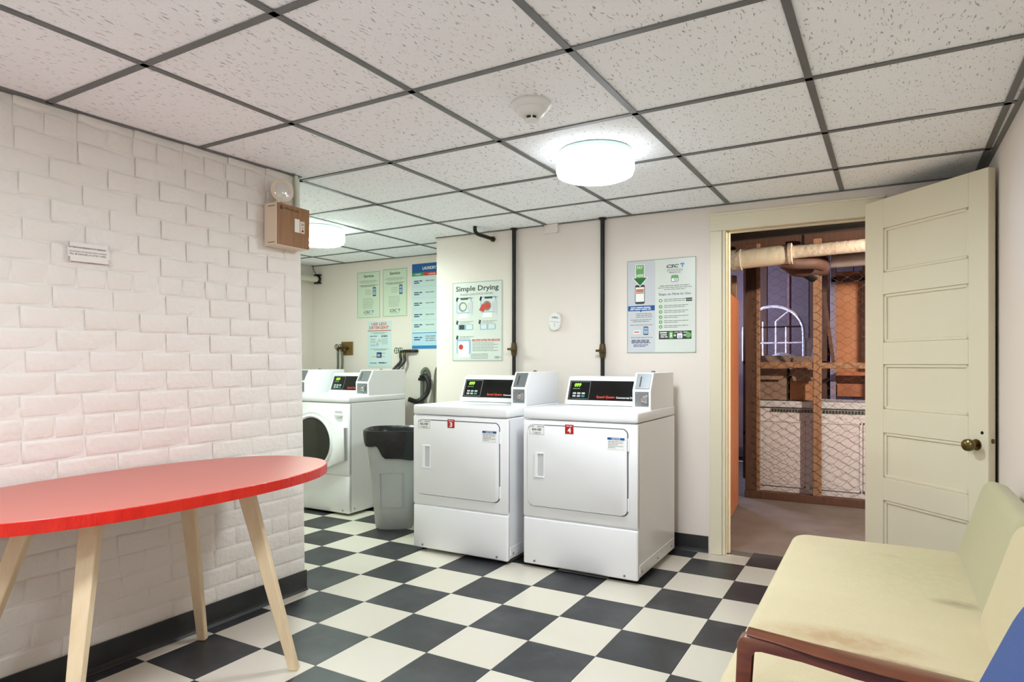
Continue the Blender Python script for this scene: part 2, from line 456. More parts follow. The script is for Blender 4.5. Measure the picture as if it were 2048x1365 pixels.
DX0, DX1, DZ = -.835, -.085, 2.0     # door opening
wb = MB().box((XP, YB, 0), (DX0 - .01, YB + .14, H + .06)).box((DX1 + .01, YB, 0), (XR, YB + .14, H + .06)).box((DX0 - .01, YB, DZ + .01), (DX1 + .01, YB + .14, H + .06))
wall_back = struct('wall_back', wb, M_wall)
wall_alc = struct('wall_alcove_back', MB().box((XAL - .1, YA, 0), (XP, YA + .1, H + .06)), M_wall)
struct('wall_alcove_right', MB().box((XP, YB + .14, 0), (XP + .1, YA + .1, H + .06)), M_wall)
struct('wall_alcove_left', MB().box((XAL - .1, YC - .1, 0), (XAL, YA, H + .06)), M_wall)
struct('wall_alcove_front', MB().box((XAL, YC - .12, 0), (-2.98, YC, H + .06)), M_wall)
struct('wall_right', MB().box((XR, YF - .1, 0), (XR + .1, YB + .14, H + .06)), M_wall)
struct('wall_front', MB().box((-2.98, YF - .1, 0), (XR, YF, H + .06)), M_wall)

def baseboard(name, p0, p1, nrm):
    """vinyl cove base from p0 to p1, nrm the direction into the room"""
    d = Vector((p1[0] - p0[0], p1[1] - p0[1], 0)); L_ = d.length
    prof = [(0, 0), (.016, 0), (.014, .003), (.006, .010), (.004, .02), (.004, .1), (.0, .102)]
    m = MB()
    d.normalize(); n = Vector((*nrm, 0))
    A = [m.bm.verts.new(Vector((*p0, 0)) + n * a + Vector((0, 0, b))) for a, b in prof]
    Bq = [m.bm.verts.new(Vector((*p1, 0)) + n * a + Vector((0, 0, b))) for a, b in prof]
    k = len(prof)
    for i in range(k): m.bm.faces.new((A[i], Bq[i], Bq[(i + 1) % k], A[(i + 1) % k]))
    m.bm.faces.new(A[::-1]); m.bm.faces.new(Bq)
    struct(name, m, M_bb)
baseboard('baseboard_left', (XL + .006, YF), (XL + .006, YC + .004), (1, 0))
baseboard('baseboard_back', (XP, YB), (-.94, YB), (0, -1))
baseboard('baseboard_alcove', (XAL, YA), (XP, YA), (0, -1))
baseboard('baseboard_right', (XR, YF), (XR, YB), (-1, 0))
def edge_trim(name, lo, hi): struct(name, MB().box(lo, hi), M_bar)
edge_trim('trim_1', (XP, YB - .016, H - .006), (XR, YB, H - .001))
edge_trim('trim_2', (XR - .02, YF, H - .006), (XR, YB, H - .001))
edge_trim('trim_3', (XAL, YA - .016, H - .006), (XP, YA, H - .001))
m = MB(); vs = [m.bm.verts.new(p) for p in [(xw(YF, H) - .004, YF, H - .006), (xw(YC, H) - .004, YC, H - .006), (xw(YC, H) + .02, YC, H - .006), (xw(YF, H) + .02, YF, H - .006)]]
vt = [m.bm.verts.new(v.co + Vector((0, 0, .005))) for v in vs]
m.bm.faces.new(vs); m.bm.faces.new(vt[::-1])
for i in range(4): m.bm.faces.new((vs[i], vs[(i + 1) % 4], vt[(i + 1) % 4], vt[i]))
struct('trim_4', m, M_bar)

# door casing
cas = bpy.data.objects.new('trim_5', None); COL.objects.link(cas); cas['kind'] = 'structure'
def casing(name, lo, hi): box(lo, hi, .004, 2).build(name, M_trim, cas)
casing('side_casing', (-.927, YB - .02, 0), (-.855, YB, 1.985))
casing('side_casing', (-.065, YB - .02, 0), (.010, YB, 1.985))
casing('head_casing', (-.927, YB - .02, 1.985), (.010, YB, 2.085))
casing('head_cap', (-.932, YB - .028, 2.078), (.015, YB, 2.092))
casing('jamb', (-.855, YB - .012, 0), (DX0, YB + .14, DZ))
casing('jamb', (DX1, YB - .012, 0), (-.065, YB + .14, DZ))
casing('head_jamb', (-.855, YB - .012, DZ - .01), (-.065, YB + .14, DZ + .02))
casing('door_stop', (DX0, YB + .045, 0), (DX0 + .012, YB + .08, DZ - .01))
casing('door_stop', (DX0, YB + .045, DZ - .022), (DX1, YB + .08, DZ - .01))

# open door leaf, local x along the leaf from hinge, local -y faces the room
dang = math.atan2(3.59 - 4.10, .408 + .087)
door = bpy.data.objects.new('door_1', None); COL.objects.link(door); door['kind'] = 'structure'
door.location = (-.087, 4.10, 0); door.rotation_euler = (0, 0, dang)
DW, DT, DH = .712, .042, 2.052
PZ = [(.10, .445), (.565, .805), (.93, 1.168), (1.285, 1.542), (1.658, 1.895)]
box((0, 0, .012), (.125, DT, DH), .002, 1).build('stile', M_trim, door)
box((.615, 0, .012), (DW, DT, DH), .002, 1).build('stile', M_trim, door)
zz = .012
for a, b in PZ:
    box((.125, 0, zz), (.615, DT, a), .002, 1).build('rail', M_trim, door); zz = b
box((.125, 0, zz), (.615, DT, DH), .002, 1).build('rail', M_trim, door)
for a, b in PZ:
    pn = MB().box((.124, .014, a - .001), (.616, DT - .014, b + .001)).build('panel', M_trim, door)
    mo = MB()
    for (x0, z0, x1, z1) in ((.125, a, .615, a + .016), (.125, b - .016, .615, b), (.125, a, .141, b), (.599, a, .615, b)):
        mo.box((x0, .005, z0), (x1, .015, z1), .003, 1)
    mo.build('panel_moulding', M_trim, pn)
kx, kz = .655, .803
kn = MB().lathe([(.0, -.066), (.016, -.065), (.026, -.058), (.029, -.046), (.026, -.034), (.014, -.026), (.009, -.022), (.009, -.004), (.024, -.003), (.026, .0)], (kx, 0, kz), 'y', 24).build('door_knob', M_brass, door, smooth=True, label='aged brass round knob')
MB().lathe([(.0, -.0012), (.0075, -.001), (.0075, .0)], (.683, 0, .860), 'y', 16).build('key_hole', M_black, door)
MB().box((DW - .0005, .010, .78), (DW + .0012, .032, .90)).build('latch_plate', M_trim, door)
MB().box((DW, .016, .815), (DW + .010, .027, .835), .002, 1).build('latch_bolt', M_brass, door)

# ------------------------------------------------------------------ ceiling lights
def drum_light(x, y, label, emit=(240, 249, 255), s=1.):
    t = thing('ceiling_light', label, 'ceiling light', (x, y, H), 0, 'drum ceiling lights')
    MB().lathe([(.162, -.002), (.166, -.004), (.170, -.030), (.150, -.030)], n=48).build('mounting_pan', mat('pale_green_enamel', (208, 222, 214), .4), t, smooth=True)
    nm = ('green_white' if emit[0] < 235 else 'white') + str(round(s * 100))
    ms = mat('lit_glass_side_' + nm, (250, 250, 250), .4, emit=emit, estr=LAMP * s * .075)
    mb_ = mat('lit_glass_base_' + nm, (250, 250, 250), .4, emit=emit, estr=LAMP * s * 1.75)
    MB().lathe([(.172, -.026), (.178, -.030), (.179, -.090), (.172, -.108)], n=32, cap=False).build('diffuser', ms, t, smooth=True)
    MB().lathe([(.172, -.108), (.150, -.118), (0.0001, -.123)], n=32, cap=False).build('diffuser_base', mb_, t, smooth=True)
    MB().lathe([(.004, -.012), (.004, -.018)], (.10, -.128, 0), 'z', 8).build('retaining_screw', M_gun, t)
    return t
drum_light(-1.15, 2.80, 'lit white drum ceiling light near the doorway, beyond the smoke detector')
drum_light(-3.52, 3.40, 'lit white drum ceiling light over the washing machines, half behind the emergency lamp', (230, 253, 240), 1.2)
drum_light(-1.15, .50, 'lit white drum ceiling light between the red table and the blue chair', s=1.3)
drum_light(-.95, -.95, 'added drum ceiling light, out of view, filling the room from its near end')  # extra drum out of view, added as frontal fill

# ------------------------------------------------------------------ smoke detector
t = thing('smoke_detector', 'white round smoke detector on a ceiling tile beside the drum light', 'smoke detector', (-1.145, 2.165, H))
MB().lathe([(.074, 0), (.076, -.008), (.066, -.022), (.062, -.024)], n=40).build('base_ring', M_whiteplast, t, smooth=True)
MB().lathe([(.058, -.02), (.056, -.03), (.046, -.044), (.036, -.050), (.030, -.051)], n=40).build('housing', M_whiteplast, t, smooth=True)
MB().lathe([(.022, -.050), (.022, -.062)], n=24).build('sensing_chamber', M_rubber, t)
for k in range(6):
    a = k * math.pi / 3
    MB().box((.022, -.003, -.062), (.029, .003, -.049), 0, M=Matrix.Rotation(a, 4, 'Z')).build('rib', M_whiteplast, t)
MB().lathe([(.028, -.062), (.028, -.066), (.02, -.069)], n=24).build('cap', M_whiteplast, t, smooth=True)

# ------------------------------------------------------------------ laundry machines (local: x across, y from front 0 to back, z up)
W2 = .343
def console(t, x0, x1, yb, words):
    """control hood at the back of the deck and the black sloping panel"""
    pr = [(yb, .918), (yb + .005, .935), (yb + .065, 1.085), (yb + .085, 1.092), (.675, 1.092), (.675, .918)]
    hood = MB().prism(pr, 'x', x0, x1, .006, 2).build('control_hood', M_white, t)
    # panel lies on the slope from (yb+.005,.935) to (yb+.065,1.085)
    ang = math.atan2(.060, .150); e = bpy.data.objects
    L_ = math.hypot(.06, .15)
    pn = MB().box((x0 + .015, -.003, .012), (x1 - .004, .002, L_ - .022), .0015, 1).build('control_panel', M_black, t, (0, yb + .005, .935), (-ang, 0, 0))
    def on(o): o.parent = pn; return o
    y = -.0036
    fx0, fx1, fz0, fz1 = x0 + .022, x0 + .157, .018, L_ - .028
    fr = MB()
    for a in ((fx0, fz0, fx1, fz0 + .003), (fx0, fz1 - .003, fx1, fz1), (fx0, fz0, fx0 + .003, fz1), (fx1 - .003, fz0, fx1, fz1)):
        fr.box((a[0], y, a[1]), (a[2], y + .0008, a[3]))
    fr.build('keypad_frame', M_gun, pn)
    lettering('099', fx0 + .028, fz1 - .036, .044, .024, M_gled, pn, y, .03, .15, 'display_digits')
    lines([(fx0 + .02, fz1 - .05, .05, .004)], M_ink2, pn, y)
    for r_ in range(2):
        for c in range(3):
            bx = fx0 + .024 + c * .030
            MB().box((bx, -.006, fz0 + .012 + r_ * .018), (bx + .022, -.003, fz0 + .024 + r_ * .018), .001, 1).build('button', M_teal if (r_ == 0 and c == 2) else M_btn, pn)
    lettering('Speed Queen', fx1 + .050, fz0 + .004, .118, .020, M_redlit, pn, y, .03, .1, 'panel_lettering')
    if words: lettering(words, fx1 + .178, fz0 + .004, .130, .016, M_wprint, pn, y, .01, 0, 'panel_lettering')
    return hood
def coin_box(t, x0, x1, yf, zb=.912, zt=1.12):
    pr = [(yf, zb), (yf - .002, zb + .11), (yf + .055, zt), (.685, zt), (.685, zb)]
    b = MB().prism(pr, 'x', x0, x1, .004, 2).build('coin_box', M_white, t)
    # lower plate with coin lock, on the upright face
    MB().box((x0 + .016, yf - .005, zb + .02), (x1 - .012, yf - .0015, zb + .102), .001, 1).build('lock_plate', M_gun, b)
    xc = (x0 + x1) / 2 + .012; zc_ = zb + .06
    MB().lathe([(.0, -.022), (.012, -.022), (.016, -.018), (.018, -.004)], (xc, yf, zc_), 'y', 20).build('coin_lock', M_chrome, b, smooth=True)
    MB().box((xc + .01, yf - .02, zc_ - .022), (xc + .028, yf - .003, zc_ + .022), .004, 2).build('lock_guard', M_steel, b)
    for dz in (.032, .092):
        MB().lathe([(.0, -.007), (.004, -.0065), (.004, -.004)], (x0 + .026, yf, zb + dz), 'y', 10).build('screw', M_chrome, b)
    # upper plate on the sloped face with the slot
    ang = math.atan2(.057, zt - zb - .11)
    up = MB().box((x0 + .014, -.004, .008), (x1 - .010, -.001, math.hypot(.057, zt - zb - .11) - .008), .001, 1).build('slot_plate', M_gun, b, (0, yf - .002, zb + .11), (-ang, 0, 0))
    MB().box((x0 + .038, -.0055, .02), (x0 + .045, -.0035, .085)).build('coin_slot', M_ink, b, (0, yf - .002, zb + .11), (-ang, 0, 0))
    MB().lathe([(.012, .0), (.012, .006), (.006, .010)], ((x0 + x1) / 2, .45, zt), 'z', 16).build('top_screw', M_gun, b)
    return b
def dryer(loc, num, code, label, rz=0.):
    t = thing('tumble_dryer', label, 'dryer', loc, rz, 'coin-operated tumble dryers')
    body = MB().box((-W2, .012, .03), (W2, .70, .852), .006, 2).build('cabinet', M_white, t)
    ap = MB().box((W2 - .001, .03, .05), (W2 + .0025, .66, .10), .001, 1).build('side_foot_panel', M_white, body)
    for y in (.06, .34, .62):
        MB().lathe([(0, .006), (.006, .005), (.006, .0)], (W2, y, .062), 'x', 10).build('screw', M_gun, body)
    MB().box((-W2 - .001, -.002, .855), (W2 + .001, .702, .915), .012, 3).build('top_deck', M_white, t, smooth=True)
    MB().box((-W2, 0, .296), (W2, .03, .848), .007, 2).build('front_panel', M_white, t, smooth=True)
    kp = MB().box((-W2, 0, .022), (W2, .03, .290), .010, 3).build('kick_panel', M_white, t, smooth=True)
    for x in (-.27, .27):
        MB().lathe([(0, -.006), (.006, -.005), (.006, .0)], (x, 0, .043), 'y', 10).build('screw', M_gun, kp)
    # door: dark seam, raised leaf, pull with recess shade painted as flat grey
    dx0, dx1, dz0, dz1 = -.312, .292, .357, .826
    d = MB().prism(rrect(dx0, dz0, dx1, dz1, .035), 'y', -.0006, .004).build('door_gap', M_seam, t)
    d = MB().prism(rrect(dx0 + .0055, dz0 + .0055, dx1 - .0055, dz1 - .0055, .031), 'y', -.012, .003, .004, 2).build('door', M_white, t, smooth=True)
    hx0, hx1, hz0, hz1 = -.262, -.200, .525, .668
    fr = MB()
    fr.box((hx0, -.020, hz0), (hx0 + .020, -.010, hz1), .003, 2).box((hx0, -.018, hz0), (hx1, -.011, hz0 + .008), .002, 1).box((hx0, -.018, hz1 - .008), (hx1, -.011, hz1), .002, 1).box((hx1 - .006, -.016, hz0), (hx1, -.011, hz1), .002, 1)
    pl = fr.build('door_pull', M_white, d)
    MB().box((hx0 + .018, -.0128, hz0 + .006), (hx1 - .005, -.0115, hz1 - .006)).build('pull_recess_shade', M_seam if False else mat('painted_recess_shade', (198, 198, 200), .5), d)
    for z in (.42, .74):
        MB().box((dx1 - .004, -.006, z - .035), (dx1 + .006, .002, z + .035), .002, 1).build('hinge', M_white, d)
    # stickers
    y = -.0128
    s = MB().box((-.295, y, .768), (-.200, y + .0009, .825)).build('machine_label', M_wprint, d)
    fr = MB()
    for a in ((-.293, .770, -.202, .7715), (-.293, .8215, -.202, .823), (-.293, .770, -.2915, .823), (-.2035, .770, -.202, .823)): fr.box((a[0], y - .0003, a[1]), (a[2], y, a[3]))
    fr.build('label_border', M_ink2, s)
    lettering(code, -.280, .790, .062, .015, M_ink, s, y - .0004, .02)
    lettering('CSC', -.288, .811, .022, .007, M_ink, s, y - .0004, .02)
    lines([(-.245, .812, .04, .004), (-.275, .780, .055, .003), (-.262, .774, .04, .003)], M_ink2, s, y - .0004)
    s = MB().box((-.072, y - .001, .782), (-.020, y + .0009, .834), .001, 1).build('number_tag', M_redtag, d, label='red plastic number tag')
    lettering(num, -.056, .788, .021, .030, M_wprint, s, y - .0016, .03)
    lines([(-.064, .824, .036, .003)], M_wprint, s, y - .0016)
    s = MB().box((.178, y, .712), (.275, y + .0009, .775)).build('notice_sticker', M_wprint, d)
    patch(.178, .764, .275, .777, M_blue, s, y - .0004, 'sticker_header')
    lettering('NOTICE', .203, .7655, .048, .0095, M_wprint, s, y - .0009, .02)
    lines([(.183, .755 - k * .0085, w, .003) for k, w in enumerate((.085, .08, .06, .085, .04))], M_ink2, s, y - .0004)
    console(t, -.275, .235, .42, 'Commercial Dryer')
    coin_box(t, .233, W2 - .003, .232)
    for x in (-.3, .3):
        for yy in (.06, .64):
            MB().lathe([(.014, 0), (.018, .004), (.018, .01), (.008, .012), (.008, .032)], (x, yy, 0), 'z', 12).build('levelling_foot', M_rubber, t)
    return t
dryer((-2.230, 3.275, 0), '3', '405-HBF', 'white coin-operated dryer with red number 3 tag, beside the grey bin')
dryer((-1.465, 3.318, 0), '4', '404-HBF', 'white coin-operated dryer with red number 4 tag, nearer the doorway')

def hull(pts):
    P = sorted(pts)
    def half(P):
        h_ = []
        for p in P:
            while len(h_) > 1 and (h_[-1][0] - h_[-2][0]) * (p[1] - h_[-2][1]) - (h_[-1][1] - h_[-2][1]) * (p[0] - h_[-2][0]) <= 0: h_.pop()
            h_.append(p)
        return h_
    return half(P)[:-1] + half(P[::-1])[:-1]
def washer(loc, label):
    t = thing('washing_machine', label, 'washer', loc, 0, 'front-loading washing machines')
    MB().box((-W2, .012, .02), (W2, .68, .868), .006, 2).build('cabinet', M_white, t)
    MB().box((-W2 - .001, -.004, .870), (W2 + .001, .685, .920), .012, 3).build('top_deck', M_white, t, smooth=True)
    kp = MB().box((-W2, 0, .018), (W2, .03, .305), .008, 2).build('kick_panel', M_white, t, smooth=True)
    for x in (-.28, .28):
        MB().lathe([(0, -.006), (.006, -.005), (.006, .0)], (x, 0, .04), 'y', 10).build('screw', M_ink2, kp)
    for y in (.06, .5):
        MB().lathe([(0, .004), (.006, .003), (.006, .0)], (W2, y, .05), 'x', 10).build('screw', M_ink2, t)
    MB().box((-W2, 0, .310), (W2, .03, .866), .007, 2).build('front_panel', M_white, t, smooth=True)
    cx, cz = -.015, .555
    # loading door: round to the latch side, drawn out to the hinge strip
    out = hull(circle(cx, cz, .238, 48) + [(.318, cz + .128), (.318, cz - .128)])
    MB().prism(out, 'y', -.034, .003, .012, 3).build('door', M_white, t, smooth=True)
    MB().lathe([(.222, -.036), (.205, -.044), (.192, -.036), (.188, -.020)], (cx, 0, cz), 'y', 56, cap=False).build('door_ring', M_white, t, smooth=True)
    MB().lathe([(.192, -.0375), (.186, -.0385), (.182, -.036)], (cx, 0, cz), 'y', 56, cap=False).build('door_gasket', M_rubber, t, smooth=True)
    MB().lathe([(.0001, -.047), (.06, -.0465), (.12, -.044), (.186, -.0375)], (cx, 0, cz), 'y', 56, cap=False).build('door_glass', M_glassdark, t, smooth=True)
    MB().box((.318, -.028, cz - .125), (.326, .0, cz + .125), .002, 1).build('hinge_strip', M_chrome, t)
    # drawer pull
    MB().prism(rrect(.196, .762, .282, .810, .01), 'y', -.004, .002, .0015, 1).build('dispenser_drawer', M_white, t)
    MB().prism(rrect(.204, .782, .276, .806, .008), 'y', -.0055, -.0035).build('drawer_recess_shade', mat('painted_recess_shade', (198, 198, 200)), t)  # grey colour painted in as the shade of a hollow
    MB().prism(rrect(.202, .764, .278, .784, .008), 'y', -.013, -.003, .004, 2).build('drawer_lip', M_white, t, smooth=True)
    console(t, -.275, .235, .40, '')
    coin_box(t, .205, W2 - .003, .222)
    return t
washer((-3.896, 3.735, 0), 'white front-loading washer standing beside the grey bin')
washer((-4.600, 3.735, 0), 'white washer mostly hidden behind the brick wall end, only its coin box showing')

# ------------------------------------------------------------------ bin and bin bag
def sup(rx, ry, n, k, z, tilt=0.):
    P = []
    for i in range(k):
        a = 2 * math.pi * i / k; c, s = math.cos(a), math.sin(a)
        P.append((rx * math.copysign(abs(c) ** (2 / n), c), ry * math.copysign(abs(s) ** (2 / n), s), z))
    return P
def loft(rings, cap0=True, cap1=False):
    m = MB(); RR = [[m.bm.verts.new(p) for p in r] for r in rings]; n = len(RR[0])
    for A, B_ in zip(RR, RR[1:]):
        for i in range(n): m.bm.faces.new((A[i], A[(i + 1) % n], B_[(i + 1) % n], B_[i]))
    if cap0: m.bm.faces.new(RR[0][::-1])
    if cap1: m.bm.faces.new(RR[-1])
    return m
BX, BY = -3.075, 3.70
t = thing('rubbish_bin', 'tall grey plastic bin between the washer and dryer', 'bin', (BX, BY, 0), R(32))
prof = [(.118, 0.004), (.124, 0), (.132, .012), (.150, .20), (.168, .42), (.176, .50), (.178, .505), (.192, .62), (.200, .685)]
inn = [(.196, .685), (.186, .62), (.150, .25), (.126, .02)]
loft([sup(r, r * 1.02, 3.2, 48, z) for r, z in prof] + [sup(r, r * 1.02, 3.2, 48, z) for r, z in inn], True, True).build('bin_body', M_can, t, smooth=True)
loft([sup(r, r * 1.02, 3.2, 48, z) for r, z in ((.198, .672), (.208, .674), (.211, .684), (.208, .694), (.197, .694), (.198, .672))], False, False).build('rim', M_rubber, t, smooth=True)
pr_ = MB()
for a_ in ((-.085, .16, .085, .166), (-.085, .404, .085, .410), (-.085, .16, -.079, .41), (.079, .16, .085, .41)): pr_.box((a_[0], -.003, a_[1]), (a_[2], .004, a_[3]), .0015, 1)
pr_.build('moulded_panel', M_can, t, (0, -.1375, 0), (R(4.7), 0, 0))
for s_ in (-1, 1): MB().box((s_ * .196 - .012, -.05, .575), (s_ * .196 + .012, .05, .60), .006, 2).build('grip_lug', M_can, t)
bag = thing('bin_bag', 'shiny black bin bag lining the grey bin and folded over its rim', 'bin bag', (BX, BY, 0), R(32))
rb = random.Random(4)
def crump(r, z, j, k=96, drop=0.):
    out = []
    for i, (x, y, z_) in enumerate(sup(1, 1.02, 3.2, k, z)):
        a = 2 * math.pi * i / k
        q = r + j * (math.sin(a * 7 + z * 40) * .6 + math.sin(a * 13 + z * 25) * .4)
        d = abs((a - R(-67) + math.pi) % (2 * math.pi) - math.pi)
        u = max(0., min(1., (R(42) - d) / R(16))); u = u * u * (3 - 2 * u)
        out.append((x * q, y * q, z_ - drop * u - drop * .08 * math.sin(a * 5)))
    return out
loft([crump(.132, .30, .003), crump(.155, .50, .003), crump(.174, .64, .002), crump(.190, .690, .001), crump(.204, .705, .001), crump(.2145, .701, .001), crump(.2160, .675, .0015), crump(.2145, .64, .002, drop=.03), crump(.2125, .615, .002, drop=.075), crump(.2105, .600, .002, drop=.095)], True, False).build('liner', M_bag, bag, smooth=True)

# ------------------------------------------------------------------ red oval table
TCX, TCY, TZ = -2.262, 1.405, .752
t = thing('oval_table', 'red topped oval table with pale splayed legs along the brick wall', 'table', (TCX, TCY, 0))
def oval(a, b, n, k, z): return [(b * math.copysign(abs(math.cos(q)) ** (2 / n), math.cos(q)), a * math.copysign(abs(math.sin(q)) ** (2 / n), math.sin(q)), z) for q in [2 * math.pi * i / k for i in range(k)]]
A_, B_ = .705, .372
top = loft([oval(A_ - .004, B_ - .004, 2.35, 120, TZ - .036), oval(A_ - .001, B_ - .001, 2.35, 120, TZ - .003), oval(A_ - .003, B_ - .003, 2.35, 120, TZ)], True, True).build('tabletop', M_red, t, smooth=True)
loft([oval(A_ - .003, B_ - .003, 2.35, 120, TZ - .038), oval(A_ + .001, B_ + .001, 2.35, 120, TZ - .037), oval(A_ + .0015, B_ + .0015, 2.35, 120, TZ - .002), oval(A_ - .002, B_ - .002, 2.35, 120, TZ - .0005)], False, False).build('edge_band', M_rededge, top, smooth=True)
def leg(fx, fy, tx, ty, wt=.062, wb=.034, dt=.03, yaw=0.):
    """splayed tapering plank leg; wide face turned by yaw"""
    m = MB(); c, s = math.cos(yaw), math.sin(yaw)
    def ring(px, py, z, w, d): return [m.bm.verts.new((px + (a * w / 2) * c - (b * d / 2) * s, py + (a * w / 2) * s + (b * d / 2) * c, z)) for a, b in ((-1, -1), (1, -1), (1, 1), (-1, 1))]
    r0 = ring(fx, fy, 0, wb, dt); r1 = ring(tx, ty, TZ - .038, wt, dt)
    for i in range(4): m.bm.faces.new((r0[i], r0[(i + 1) % 4], r1[(i + 1) % 4], r1[i]))
    m.bm.faces.new(r0[::-1]); m.bm.faces.new(r1)
    bmesh.ops.bevel(m.bm, geom=list(m.bm.edges), offset=.003, segments=1, affect='EDGES')
    return m.build('leg', M_leg, t)
LEGS = [((-1.962, 1.768), (-2.085, 1.64)), ((-2.515, 1.768), (-2.44, 1.64)), ((-1.99, .975), (-2.10, 1.105)), ((-2.515, .885), (-2.38, 1.07))]
for (fx, fy), (tx, ty) in LEGS:
    leg(fx - TCX, fy - TCY, tx - TCX, ty - TCY, yaw=math.atan2(1, 1) * (1 if (fx > TCX) == (fy > TCY) else -1) * 0 + R(28))
for ty in (1.09, 1.64):
    MB().box((-.20, ty - TCY - .018, TZ - .066), (.20, ty - TCY + .018, TZ - .037), .002, 1).build('cross_batten', M_leg, t)

# ------------------------------------------------------------------ settee
ST = thing('settee', 'olive-green upholstered settee with one walnut arm along the white wall', 'settee', (0, 0, 0))
def fabric_stained():
    m = mat('stained_olive_upholstery', (214, 200, 162), .85, bump=.3, bscale=260, var=.35, vscale=3, var_rgb=(194, 180, 138), sheen=.2)
    nt = m.node_tree; N = nt.nodes; L = nt.links; b = N['Principled BSDF']
    cur = b.inputs['Base Color'].links[0].from_socket
    tc = N.new('ShaderNodeTexCoord'); nz = N.new('ShaderNodeTexNoise'); nz.inputs['Scale'].default_value = 30; nz.inputs['Detail'].default_value = 6
    L.new(tc.outputs['Object'], nz.inputs['Vector'])
    for (x, y, z), (sx, sy, sz), rgb, f in [((-.02, 1.86, .43), (.20, .035, .1), (150, 98, 52), .95), ((-.1, 1.95, .43), (.26, .10, .1), (176, 134, 84), .7), ((.2, 2.42, .43), (.09, .05, .1), (132, 116, 78), .8), ((.03, 2.9, .43), (.05, .03, .1), (156, 148, 108), .5), ((.1, 2.75, .43), (.34, .6, .2), (188, 182, 136), .7)]:
        mp = N.new('ShaderNodeMapping'); mp.inputs['Location'].default_value = (-x / sx, -y / sy, -z / sz); mp.inputs['Scale'].default_value = (1 / sx, 1 / sy, 1 / sz)
        L.new(tc.outputs['Object'], mp.inputs[0])
        g = N.new('ShaderNodeTexGradient'); g.gradient_type = 'SPHERICAL'; L.new(mp.outputs[0], g.inputs[0])
        mu = N.new('ShaderNodeMath'); mu.operation = 'MULTIPLY'; L.new(g.outputs['Fac'], mu.inputs[0]); L.new(nz.outputs['Fac'], mu.inputs[1])
        mr = N.new('ShaderNodeMapRange'); mr.inputs[1].default_value = .02; mr.inputs[2].default_value = .45; mr.inputs[4].default_value = f; L.new(mu.outputs[0], mr.inputs[0])
        mx = N.new('ShaderNodeMix'); mx.data_type = 'RGBA'; mx.inputs[7].default_value = (*s2l(rgb), 1)
        L.new(cur, mx.inputs[6]); L.new(mr.outputs[0], mx.inputs[0]); cur = mx.outputs[2]
    L.new(cur, b.inputs['Base Color'])
    return m
M_fst = fabric_stained()
def soft_pad(u0, v0, u1, v1, t0, t1, rc, e, puff=.0, n=10, k=6):
    """rounded pad: outline in u,v with corner radius rc, thickness t0..t1, edges rolled with radius e, crown raised by puff"""
    rings = []
    def ring(i, t): return [(p[0], p[1], t) for p in rrect(u0 + i, v0 + i, u1 - i, v1 - i, max(rc - i, .004), n)]
    for q in range(k + 1):
        a = math.pi / 2 * q / k; rings.append(ring(e * (1 - math.sin(a)), t0 + e * (1 - math.cos(a))))
    for q in range(k + 1):
        a = math.pi / 2 * q / k; rings.append(ring(e * (1 - math.cos(a)), t1 - e * (1 - math.sin(a))))
    if puff:
        cu, cv = (u0 + u1) / 2, (v0 + v1) / 2
        for f in (.9, .75, .5, .2):
            rings.append([(cu + (p[0] - cu) * f, cv + (p[1] - cv) * f, t1 + puff * (1 - f ** 4)) for p in rings[2 * k + 1]])
    return rings
def cushion(x0, y0, z0, x1, y1, z1, rcorner, bev, nm, mt, parent, puff=.006):
    return loft(soft_pad(x0, y0, x1, y1, z0, z1, rcorner, bev, puff), True, True).build(nm, mt, parent, smooth=True)
cushion(-.345, 1.56, .285, .30, 3.13, .43, .075, .035, 'seat_cushion', M_fst, ST)
def back_cushion(y0, y1, nm, mt, parent, x_bot=.245, z_bot=.40, h=.345, th=.085, rec=.29, rc=.06, loc=(0, 0, 0)):
    m = loft([[(t_, u, v) for u, v, t_ in r] for r in soft_pad(y0, 0, y1, h, 0, th, rc, .03, 0)], True, True)
    return m.build(nm, mt, parent, (x_bot + loc[0], loc[1], z_bot + loc[2]), (0, rec, 0), smooth=True)
back_cushion(2.335, 3.125, 'back_cushion', M_fgreen, ST)
back_cushion(1.56, 2.33, 'back_cushion', mat('beige_upholstery', (208, 194, 156), .85, bump=.3, bscale=260, var=.35, vscale=3, var_rgb=(200, 184, 140), sheen=.2), ST, x_bot=.232)
MB().box((-.30, 1.58, .235), (.34, 1.62, .285), .004, 1).build('seat_rail', M_walnut, ST)
MB().box((-.30, 3.06, .235), (.34, 3.10, .285), .004, 1).build('seat_rail', M_walnut, ST)
MB().box((-.30, 1.58, .235), (-.26, 3.10, .285), .004, 1).build('front_rail', M_walnut, ST)
MB().box((.30, 1.58, .235), (.34, 3.10, .285), .004, 1).build('back_rail', M_walnut, ST)
for y in (1.60, 3.06):
    MB().tube([(-.26, y, .25), (-.27, y, .0)], .02, 12, False, rads=[.022, .014]).build('leg', M_walnut, ST, smooth=True)
    MB().tube([(.32, y, .25), (.36, y, .0)], .02, 12, False, rads=[.022, .014]).build('leg', M_walnut, ST, smooth=True)
